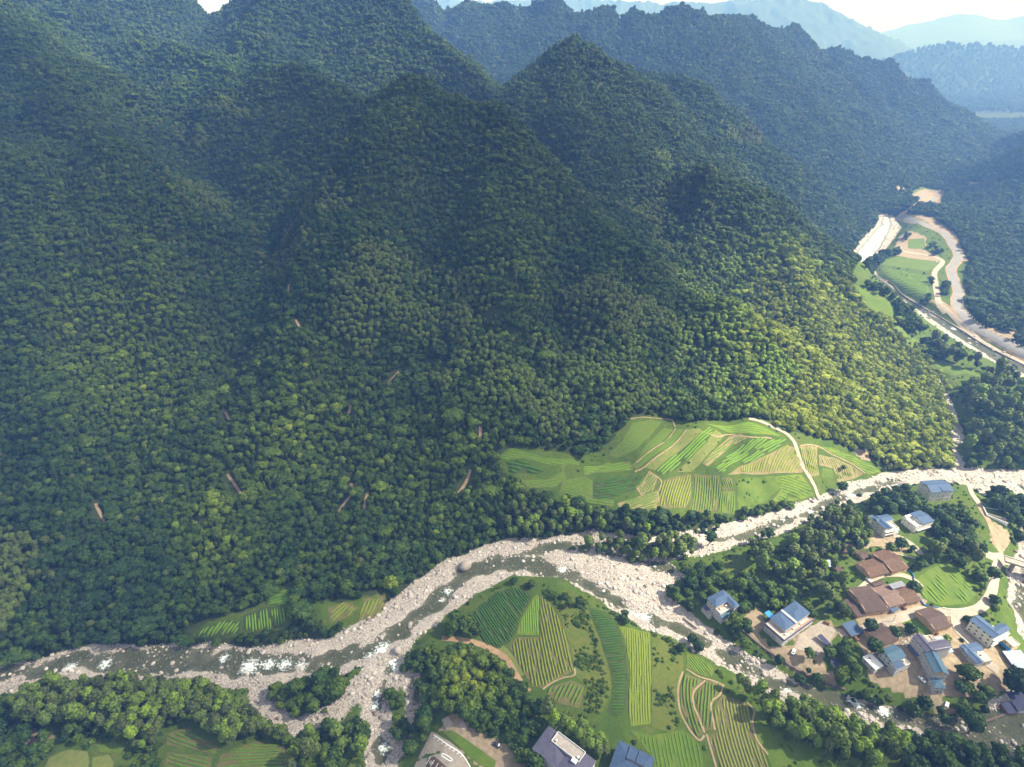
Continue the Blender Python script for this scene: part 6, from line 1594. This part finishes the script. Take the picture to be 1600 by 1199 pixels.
g_([(780,914),(800,904),(850,913),(880,923),(900,933),(960,950),(1000,970),(1030,990),(1015,990),(950,963),(895,947),(860,937),(840,924)], {'broad': .5, 'shrub': .5}, 2.9, "bushy tree along the river edge of the tea fields", "bushes along the tea field river edge", .33, .1, 3)
g_([(1025,985),(1060,1005),(1120,1042),(1112,1047),(1080,1025),(1050,1006)], {'broad': .4, 'shrub': .6}, 2.8, "bushy tree along the river edge of the tea fields", "bushes along the tea field river edge", .33, .1, 2)
g_([(862,937),(876,965),(893,1010),(900,1055),(896,1060),(885,1010),(868,968)], {'shrub': 1}, 2.2, "shrub", "shrubs", .5, dens=.4)
g_([(800,862),(790,850),(790,790),(830,783),(880,788),(940,800),(985,810),(1020,828),(990,840),(940,845),(880,836),(840,840)], {'bamboo': .5, 'broad': .3, 'shrub': .2}, 3.0, "tree in the mixed wood between the upper terraces and the river", "mixed wood under the upper terraces", .42, .2, 2, "bamboo plume in the mixed wood between upper terraces and river")
g_([(890,850),(940,842),(985,838),(1030,842),(1060,838),(1083,835),(1086,860),(1070,872),(1030,874),(985,868),(940,860)], {'bamboo': .45, 'broad': .45, 'shrub': .1}, 3.1, "tree on the wooded island in the broad stony riverbed", "trees on the stony riverbed island", .45, .16, 99, "bamboo plume on the wooded island in the broad stony riverbed")
g_([(1085,812),(1150,817),(1200,800),(1255,788),(1288,776),(1300,784),(1280,796),(1235,812),(1180,828),(1140,826),(1090,826)], {'broad': .55, 'shrub': .45}, 3.3, "dark bushy tree between the terraces and the upper river", "trees under the right terraces", .3, .12, 4)
g_([(1285,775),(1300,765),(1340,752),(1378,742),(1385,752),(1345,768),(1310,782),(1290,788)], {'broad': .8, 'shrub': .2}, 4.0, "dark round tree along the river below the pink soil field", "trees below the pink soil field", .2, .06, 4)
g_([(1034,905),(1060,882),(1110,876),(1150,886),(1190,906),(1232,922),(1292,955),(1262,962),(1216,945),(1172,942),(1160,960),(1150,988),(1112,965),(1085,952),(1050,936)], {'broad': .93, 'shrub': .07}, 4.3, "olive green tree in the wood around the L roofed riverside house", "wood around the riverside house", .36, .12, 2)
g_([(1142,962),(1164,948),(1178,985),(1168,1010),(1150,1000),(1135,985),(1100,965),(1112,962),(1128,975)], {'broad': .7, 'shrub': .3}, 4.2, "dark rounded tree in front of the riverside house", "trees in front of the riverside house", .28, .08, 2)
g_([(1172,858),(1232,848),(1292,878),(1318,905),(1342,932),(1322,968),(1272,932),(1216,905),(1180,890)], {'broad': .45, 'bamboo': .25, 'shrub': .3}, 3.3, "leafy tree on the slope between the farmhouses and the river", "slope wood left of the farmhouses", .42, .15, 1, "bamboo plume on the slope left of the farmhouses")
g_([(1240,832),(1300,804),(1350,798),(1366,830),(1345,852),(1310,852),(1258,862)], {'bamboo': .85, 'broad': .15}, 2.9, "tree in the brownish bamboo grove beside the upper river", "brownish bamboo grove by the village", .25, .2, 1.5, "bamboo plume in the brownish grove left of the pale houses")
g_([(1350,788),(1400,764),(1440,772),(1452,790),(1475,784),(1510,790),(1530,830),(1537,866),(1500,852),(1462,838),(1450,800),(1400,800),(1370,800)], {'broad': 1}, 4.7, "dark round crowned tree in the wood behind the pale houses", "wood behind the pale houses", .24, .09, 1.5)
g_([(1428,845),(1480,848),(1522,868),(1543,898),(1530,935),(1508,940),(1505,900),(1475,878),(1450,888),(1428,900),(1420,880)], {'broad': .5, 'bamboo': .15, 'shrub': .35}, 3.6, "leafy tree around the vegetable garden inside the road bend", "trees around the vegetable garden", .36, .14, 1, "bamboo plume above the vegetable garden")
g_([(1540,770),(1575,762),(1600,782),(1614,832),(1596,848),(1580,815),(1566,795),(1548,790)], {'broad': 1}, 5.0, "big dark tree between the walled basin and the right river", "trees behind the walled basin", .14, .06, 99)
g_([(1300,1000),(1330,1000),(1348,1008),(1345,1040),(1330,1075),(1308,1070),(1312,1035)], {'broad': .9, 'shrub': .1}, 4.4, "green tree in the village copse left of the teal gable house", "copse left of the teal gable house", .38, .1)
g_([(1484,1048),(1512,1040),(1530,1052),(1540,1075),(1560,1092),(1545,1112),(1518,1120),(1500,1138),(1488,1118),(1490,1090)], {'broad': .95, 'shrub': .05}, 4.9, "leafy tree in the wood right of the long guest house", "wood right of the guest house", .33, .1)
g_([(1318,1076),(1362,1072),(1392,1085),(1442,1093),(1455,1112),(1470,1118),(1455,1124),(1400,1108),(1345,1092)], {'broad': .55, 'shrub': .45}, 3.8, "small tree on the grassy bank below the teal gable house", "trees on the village bank of the lower river", .32, .12, 1)
g_([(1150,1056),(1180,1070),(1222,1092),(1272,1097),(1332,1118),(1400,1142),(1422,1160),(1390,1184),(1330,1174),(1262,1150),(1202,1115),(1162,1082)], {'bamboo': .85, 'broad': .15}, 2.95, "dark tree inside the bamboo belt along the lower river", "bamboo belt along the lower river", .52, .22, 2.5, "yellow green bamboo plume in the belt between the fields and lower river")
g_([(1400,1155),(1430,1150),(1480,1152),(1540,1168),(1620,1178),(1640,1240),(1430,1240),(1400,1195)], {'broad': .9, 'shrub': .1}, 4.8, "dark tree of the lower right corner", "trees in the lower right corner", .24, .08, 1)
g_([(850,1090),(868,1095),(880,1104),(905,1122),(945,1140),(966,1165),(950,1185),(935,1165),(905,1148),(870,1130),(850,1112)], {'bamboo': .95, 'broad': .05}, 2.75, "tree in the bamboo row behind the purple roofed house", "bamboo row behind the purple roofed house", .52, .25, 2, "bamboo plume in the row behind the purple roofed house")
g_([(1500,598),(1560,600),(1600,610),(1660,640),(1690,735),(1560,745),(1515,736),(1502,712),(1520,690),(1508,652)], {'broad': .6, 'bamboo': .2, 'shrub': .2}, 4.4, "light green tree in the bright wood beyond the right river", "bright wood beyond the right river", .46, .14, 1, "bamboo plume in the bright wood beyond the right river")
g_([(1440,528),(1462,534),(1500,558),(1540,574),(1600,598),(1640,612),(1560,594),(1500,572),(1455,560)], {'broad': .7, 'bamboo': .3}, 4.6, "dark tree lining the near bank of the far river", "trees lining the far river", .22, .1, 2, "bamboo plume lining the near bank of the far river")
g_([(1345,438),(1365,440),(1400,468),(1432,498),(1450,515),(1436,520),(1395,488)], {'broad': 1}, 5.0, "dark tree lining the near bank of the far river", "trees lining the far river", .2, .07, 2)
g_([(1352,402),(1372,398),(1385,392),(1396,396),(1376,412),(1366,424),(1352,420)], {'broad': 1}, 5.2, "dark tree beside the pale pool of the far river", "trees by the far river pool", .16, .05, 4)
for px, py, n in ((1408,428,4),(1430,462,5),(1415,465,4),(1450,462,3),(1440,478,4),(1465,390,4),(1455,380,5),(1480,445,3),(1475,455,4),(1420,368,3),(1400,392,3),(1453,440,3),(1545,555,3),(1565,565,5),(1585,575,3)):
    g_([(px - 9, py), (px, py - 5), (px + 9, py), (px, py + 5)], {'broad': 1}, 4.6, "dark tree scattered between the far river and the road", "trees scattered in the far valley", .18, .06, 2)
g_([(1160,1000),(1300,900),(1440,800),(1560,900),(1590,1060),(1480,1110),(1330,1075)], {'broad': .7, 'shrub': .3}, 4.4, "small garden tree between the houses of the village", "garden trees of the village", .36, .14, .5, dens=.09)
# single trees that stand apart
ALONE = [("tall dark tree standing alone in the stony riverbed", 1107, 848, 1.25, .1), ("big dark round tree between the pale sheet roof and the lower river", 1578, 1078, 1.9, .06),
 ("round dark tree between the brown farmhouse and the white annexe", 1362, 1016, 1.15, .22), ("small round bush alone in the pink soil field", 1316, 731, .62, .2),
 ("tree on the river side of the road bend by the bridge", 1545, 905, 1.2, .22), ("small tree at the corner of the village road", 1551, 938, .8, .3),
 ("bright yellow green tree at the dark forest edge above the gravel bar", 610, 915, 1.2, .86), ("round bush on the bare yard edge", 1247, 1060, .75, .25), ("bush right of the round bush on the yard edge", 1276, 1062, .8, .3),
 ("tiny round bush alone on the tan bank strip", 1262, 1048, .5, .15), ("dark green tree on the yard edge below the double house", 1215, 1034, .8, .15), ("young tree on the bare yard below the pale houses", 1405, 850, 1.0, .3),
 ("dark round tree beside the road above the blue shed", 1356, 982, 1.0, .18), ("green bush beside the brown farmhouse gable", 1395, 990, .9, .4), ("dark green tree left of the small vegetable plot", 1420, 984, .85, .2),
 ("round dark tree at the bank in front of the front annexe", 1440, 1104, 1.1, .15), ("olive tree beside the round dark bank tree", 1424, 1112, 1.0, .4), ("tree between the white van and the river", 1472, 1128, .9, .3),
 ("dark tree at the end of the village wood above the flood wall", 1512, 1142, 1.5, .22), ("small tree left of the cream white house", 1514, 968, .6, .25),
 ("dark tree beside the river opposite the riverside house", 1080, 1000, .95, .12), ("second dark tree beside the river opposite the riverside house", 1090, 1012, .85, .12)]
lone = []
for lab, px, py, s, t in ALONE:
    c = P(px, py + 5); lone.append((lab, c, s, t)); block_line([c[:2]], 2.6 * s)
# low growth over the rough ground
for poly, sp, dens, ti in tuple((w_, 1.5, 1.1, .5) for w_ in SCRUBS) + ((wpoly([(1040,890),(1180,850),(1300,806),(1420,757),(1500,750),(1590,770),(1600,870),(1560,960),(1600,1060),(1560,1110),(1480,1125),(1320,1085),(1150,1015)]), 2.3, .36, .42),
                           (SOUTH, 2.6, .16, .45), (SOUTH[SOUTH[:, 0] < -40] if False else np.array([(-400, 60), (-400, 186), (-60, 186), (-60, 60)]), 2.4, .6, .38), (EAST, 3.2, .5, .45), (CLEAR_W[6], 3.6, .3, .25), (CLEAR_W[0], 2.6, .22, .52), (CLEAR_W[1], 2.0, .42, .5), (CLEAR_W[2], 2.2, .3, .4), (CLEAR_W[3], 2.2, .5, .4)):
    x, y = hexgrid(poly[:, 0].min(), poly[:, 0].max(), poly[:, 1].min(), poly[:, 1].max(), sp, .5)
    k = inside(poly, x, y) & in_view(x, y) & ~occupied(x, y) & (sample(GC, x, y) < .3) & (sample(DIRT, x, y) < .4)
    k &= RNG.random(len(x)) < dens * np.clip((fbm(x / 10, y / 10, 3) - .38) * 6, 0, 1.6)
    x, y = x[k], y[k]
    grow('shrub', x, y, .52 * np.exp(RNG.normal(0, .35, len(x))), np.clip(ti + RNG.normal(0, .12, len(x)), 0, 1), 0)
# the forest on the slopes, in bands of growing spacing
for y0, y1, sp in ((90, 330, 3.3), (330, 520, 3.3), (520, 800, 3.6), (800, 1250, 4.2), (1250, 2100, 5.2)):
    ext = min(y1 + 60, 1900)
    for kind, spk in (('broad', sp), ('bamboo', sp * .8)):
        x, y = hexgrid(-ext, ext, y0, y1, spk)
        k = in_view(x, y) & (sample(OPEN, x, y) < .5) & (sample(GC, x, y) < .5) & (sample(DIRT, x, y) < .5) & ~occupied(x, y)
        x, y = x[k], y[k]
        pb = np.full(len(x), .02)
        for pl, w in BAMBOO_ZONES: pb = np.where(inside(pl, x, y), w, pb)
        patch = np.clip((fbm(x / 28, y / 28, 3) - .36) * 5, 0, 1.15) * pb        # same field for both kinds
        isb = patch * (.35 + 1.3 * fbm(x / 9, y / 9, 3)) > RNG.uniform(.10, 1.05, len(x))
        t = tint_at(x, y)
        if kind == 'bamboo':
            q = isb | (RNG.random(len(x)) < .015)
            grow('bamboo', x[q], y[q], spk / 2.7 * RNG.uniform(.8, 1.25, q.sum()), np.clip(t[q] + .10, .05, .95), 0, sz=spk / 3.4 * RNG.uniform(.7, 1.2, q.sum()))
        else:
            pf = np.full(len(x), .008)
            for pl in PINE_ZONES: pf = np.where(inside(pl, x, y), .09, pf)
            pf = pf * np.clip((fbm(x / 35 + 9, y / 35, 2) - .3) * 4, 0, 1.3)
            f = ~isb & (RNG.random(len(x)) < pf); o = ~isb & ~f
            grow('fir', x[f], y[f], sp / 4.4 * RNG.uniform(.8, 1.2, f.sum()), t[f] - .02, 0)
            big = np.where(RNG.random(o.sum()) < .06, 1.45, 1.0)
            grow('broad', x[o], y[o], big * sp / 5.3 * np.exp(RNG.normal(0, .36, o.sum())), np.clip(t[o], 0, 1), 0, sz=big * sp / 5.0 * RNG.uniform(.75, 1.4, o.sum()))
x, y = hexgrid(-900, 4300, 2300, 3700, 24)
k = in_view(x, y); grow('broad', x[k], y[k], RNG.uniform(2.4, 3.4, k.sum()), tint_at(x[k], y[k]), 0)
# ------------------------------------------------------------------ planting: the nearest trees one by one, the rest as masses
T = [np.concatenate(c) for c in zip(*TREES)]
tk, tx, ty, ts, tz, tt, tg = T
tzg = ground(tx, ty) - .15
depth = ty * CP - (tzg - CAM_H) * SP
upx = tx / depth * F_PX; vpx = (ty * SP + (tzg + 4 - CAM_H) * CP) / depth * F_PX
vis = (abs(upx) < 800) & (vpx > -590) & (vpx < 600)
print("TREES", len(tk), [int((tk == i).sum()) for i in range(4)])
single = np.zeros(len(tk), bool)
for ki, limit in ((0, 300), (1, 40), (2, 300)):
    cand = np.where((tk == ki) & vis)[0]
    big = (ts[cand] / depth[cand]) * (1 + 1.0 * (tg[cand] > 0))
    single[cand[np.argsort(-big)[:limit]]] = True
KN = ('broad', 'fir', 'bamboo', 'shrub')
NAMES = {'broad': ("broadleaf_tree", "trunk", "tree"), 'fir': ("fir_tree", "trunk", "tree"), 'bamboo': ("bamboo", "culm", "bamboo")}
def plant_one(kind, var, x, y, z, s, sz, tint, rot, label, group=None):
    nm, st, cat = NAMES[kind]
    o = empty(nm, (x, y, z), rot); o.scale = (s, s, sz)
    tag(o, label, cat, group)
    cr, tr = KINDS[kind][var]
    c = bpy.data.objects.new("crown", cr); COL.objects.link(c); c.parent = o; c["tint"] = float(tint)
    t = bpy.data.objects.new(st, tr); COL.objects.link(t); t.parent = o
    return o
START = ("dark green ", "dark rounded ", "dark round crowned ", "big dark ", "dark bushy ", "dark round ", "round dark ", "olive green ", "light green ", "yellow green ", "dark ", "leafy ", "green ", "bushy ")
def tell(base, tint, lo, hi, place):
    """say what sets one plant apart from its neighbours: its own colour and the end of the clump it stands at"""
    for w in START:
        if base.startswith(w): base = base[len(w):]; break
    col = lo if tint < .3 else ("mid green" if tint < .55 else hi)
    t = "%s %s, %s" % (col, base, place)
    return t if len(t.split()) <= 16 else "%s %s" % (col, base)
which = np.where(single)[0]
for key in sorted(set((int(tk[i]), int(tg[i])) for i in which)):
    mem = [i for i in which if tk[i] == key[0] and tg[i] == key[1]]
    u = np.array([upx[i] for i in mem]); v = np.array([vpx[i] for i in mem])
    u = (u - u.min()) / (np.ptp(u) + 1e-6); v = (v - v.min()) / (np.ptp(v) + 1e-6)
    k = KN[key[0]]; g = GROUPS[key[1]]
    for i, a, b in zip(mem, u, v):
        if len(mem) < 8: place = "left half" if a < .5 else "right half"
        else: place = ("upper " if b > .66 else "middle " if b > .33 else "lower ") + ("left part" if a < .33 else "centre" if a < .66 else "right part")
        lab = g[2] if k == 'bamboo' else g[3] if k == 'fir' else g[1]
        lab = tell(lab, tt[i], "brownish" if k == 'bamboo' else "dark green", "bright green" if k == 'bamboo' else "yellowish green", place)
        plant_one(k, int(RNG.integers(len(KINDS[k]))), tx[i], ty[i], tzg[i], ts[i], tz[i], tt[i], float(RNG.uniform(0, 6.28)), lab,
                  g[0] + (" bamboo" if k == 'bamboo' else " firs" if k == 'fir' else ""))
for lab, c, s_, t_ in lone:
    plant_one('broad', int(RNG.integers(6)), float(c[0]), float(c[1]), float(c[2]) - .1, s_, s_, t_, float(RNG.uniform(0, 6.28)), lab)
for ki, nm in ((0, "forest_trees"), (1, "forest_firs"), (2, "forest_bamboo"), (3, "undergrowth")):
    s = np.where((tk == ki) & ~single)[0]
    if len(s) == 0: continue
    lib = np.array(LIB_INDEX[KN[ki]])
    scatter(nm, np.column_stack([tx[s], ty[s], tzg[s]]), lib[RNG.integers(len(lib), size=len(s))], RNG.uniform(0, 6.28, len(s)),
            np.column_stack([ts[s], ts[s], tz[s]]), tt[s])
# ------------------------------------------------------------------ haze: the air over the valley
def box_mesh(name, lo, hi):
    v = [(x, y, z) for x in (lo[0], hi[0]) for y in (lo[1], hi[1]) for z in (lo[2], hi[2])]
    me = bpy.data.meshes.new(name)
    me.from_pydata(v, [], [(0, 1, 3, 2), (4, 6, 7, 5), (0, 4, 5, 1), (2, 3, 7, 6), (0, 2, 6, 4), (1, 5, 7, 3)])
    return me
hm = bpy.data.materials.new("haze_air"); hm.use_nodes = True
hn = hm.node_tree
hn.nodes.remove(hn.nodes["Principled BSDF"])
pv = hn.nodes.new("ShaderNodeVolumePrincipled")
pv.inputs["Color"].default_value = (0.18, 0.38, 1.0, 1)
pv.inputs["Absorption Color"].default_value = (1, 1, 1, 1)
pv.inputs["Density"].default_value = 0.00040
pv.inputs["Anisotropy"].default_value = -0.1
hn.links.new(pv.outputs[0], hn.nodes["Material Output"].inputs["Volume"])
hz_top = float(max(GZ.max() + 30, CAM_H + 40))
put("haze", box_mesh("haze", (XS[0] - 60, YS[0] - 90, GZ.min() - 1.2), (XS[-1] + 60, YS[-1] + 60, hz_top)), mats=[hm], kind="stuff")

# ------------------------------------------------------------------ unseen broken cumulus inferred from patchy light; gaps shaped to steer sun and haze
CB = 950.0
sx, sy = CB * SUN_DIR.x / SUN_DIR.z, CB * SUN_DIR.y / SUN_DIR.z
st = 35.0
cx_, cy_ = np.meshgrid(np.arange(-4200, 5200, st), np.arange(-2600, 7000, st))
ux, uy = cx_ - sx, cy_ - sy                      # the ground that lies in this cloud's shade
dn = (fbm(ux / 520 + 3.3, uy / 520 + 1.7, 5) - .50) * 1.8 + .62 * (1 - np.clip((uy - 520) / 260, 0, 1))
for bx, by, r, a in [(-250,400,280,.7),(-120,520,150,.3),(60,900,260,-.3),(40,640,160,-.35),(-420,900,420,-.2),(420,1200,420,-.5),(860,900,220,.5),(1000,1700,420,-.3),(225,365,120,-2.2),(310,490,150,-2.4),(360,420,110,-1.2),(300,240,130,-.75),(80,190,110,-.6),(460,720,110,-.9)]:  # hand-placed: plus shades slopes and near haze, minus opens the sun patch
    dn = dn + a * np.exp(-((ux - bx) ** 2 + (uy - by) ** 2) / (r * r))
dn = dn - 1.6 * np.clip((uy - 1900) / 900, 0, 1) - 1.2 * np.clip((ux - 700) / 500, 0, 1) * np.clip((uy - 1100) / 500, 0, 1)  # cover cleared far out so the distant haze stays sunlit
on = dn > 0.02
cell = on[:-1, :-1] & on[1:, :-1] & on[:-1, 1:] & on[1:, 1:]
ids = np.arange(dn.size).reshape(dn.shape)
qd = np.stack([ids[:-1, :-1], ids[:-1, 1:], ids[1:, 1:], ids[1:, :-1]], -1)[cell]
u, inv = np.unique(qd, return_inverse=True); qd = inv.reshape(-1, 4)
dv = dn.ravel()[u]; k = len(u)
th = np.sqrt(np.clip(dv, 0, 1.2)) * (60 + 130 * fbm(ux.ravel()[u] / 130, uy.ravel()[u] / 130, 4))
X_, Y_ = cx_.ravel()[u], cy_.ravel()[u]
edge = np.concatenate([qd[:, [0, 1]], qd[:, [1, 2]], qd[:, [2, 3]], qd[:, [3, 0]]])
key = {}
es = np.sort(edge, 1); _, first, cnt = np.unique(es, axis=0, return_index=True, return_counts=True)
rim = edge[first[cnt == 1]]
side = np.stack([rim[:, 1], rim[:, 0], rim[:, 0] + k, rim[:, 1] + k], -1)
co = np.vstack([np.column_stack([X_, Y_, CB + 4 + th]), np.column_stack([X_, Y_, CB - th * .15])])
me = mesh_np("shade_clouds", co, np.vstack([qd, qd[:, ::-1] + k, side]), attrs={"thick": np.tile(np.clip(dv * 2.2, 0, 1), 2)}, smooth=True)
cm = bpy.data.materials.new("cloud_vapour"); cm.use_nodes = True; nt = cm.node_tree
nt.nodes.remove(nt.nodes["Principled BSDF"])
a = N(nt, "ShaderNodeAttribute"); a.attribute_name = "thick"
tr = N(nt, "ShaderNodeBsdfTransparent"); tl = N(nt, "ShaderNodeBsdfTranslucent"); df = N(nt, "ShaderNodeBsdfDiffuse")
tl.inputs[0].default_value = (.7, .7, .7, 1); df.inputs[0].default_value = (.7, .7, .7, 1)
m1 = N(nt, "ShaderNodeMixShader"); m1.inputs[0].default_value = .4
L(nt, tl.outputs[0], m1.inputs[1]); L(nt, df.outputs[0], m1.inputs[2])
m2 = N(nt, "ShaderNodeMixShader"); L(nt, math_n(nt, 'MULTIPLY', a.outputs["Fac"], 0.42), m2.inputs[0])
L(nt, tr.outputs[0], m2.inputs[1]); L(nt, m1.outputs[0], m2.inputs[2])
L(nt, m2.outputs[0], nt.nodes["Material Output"].inputs[0])
put("shade_clouds", me, mats=[cm], kind="stuff")
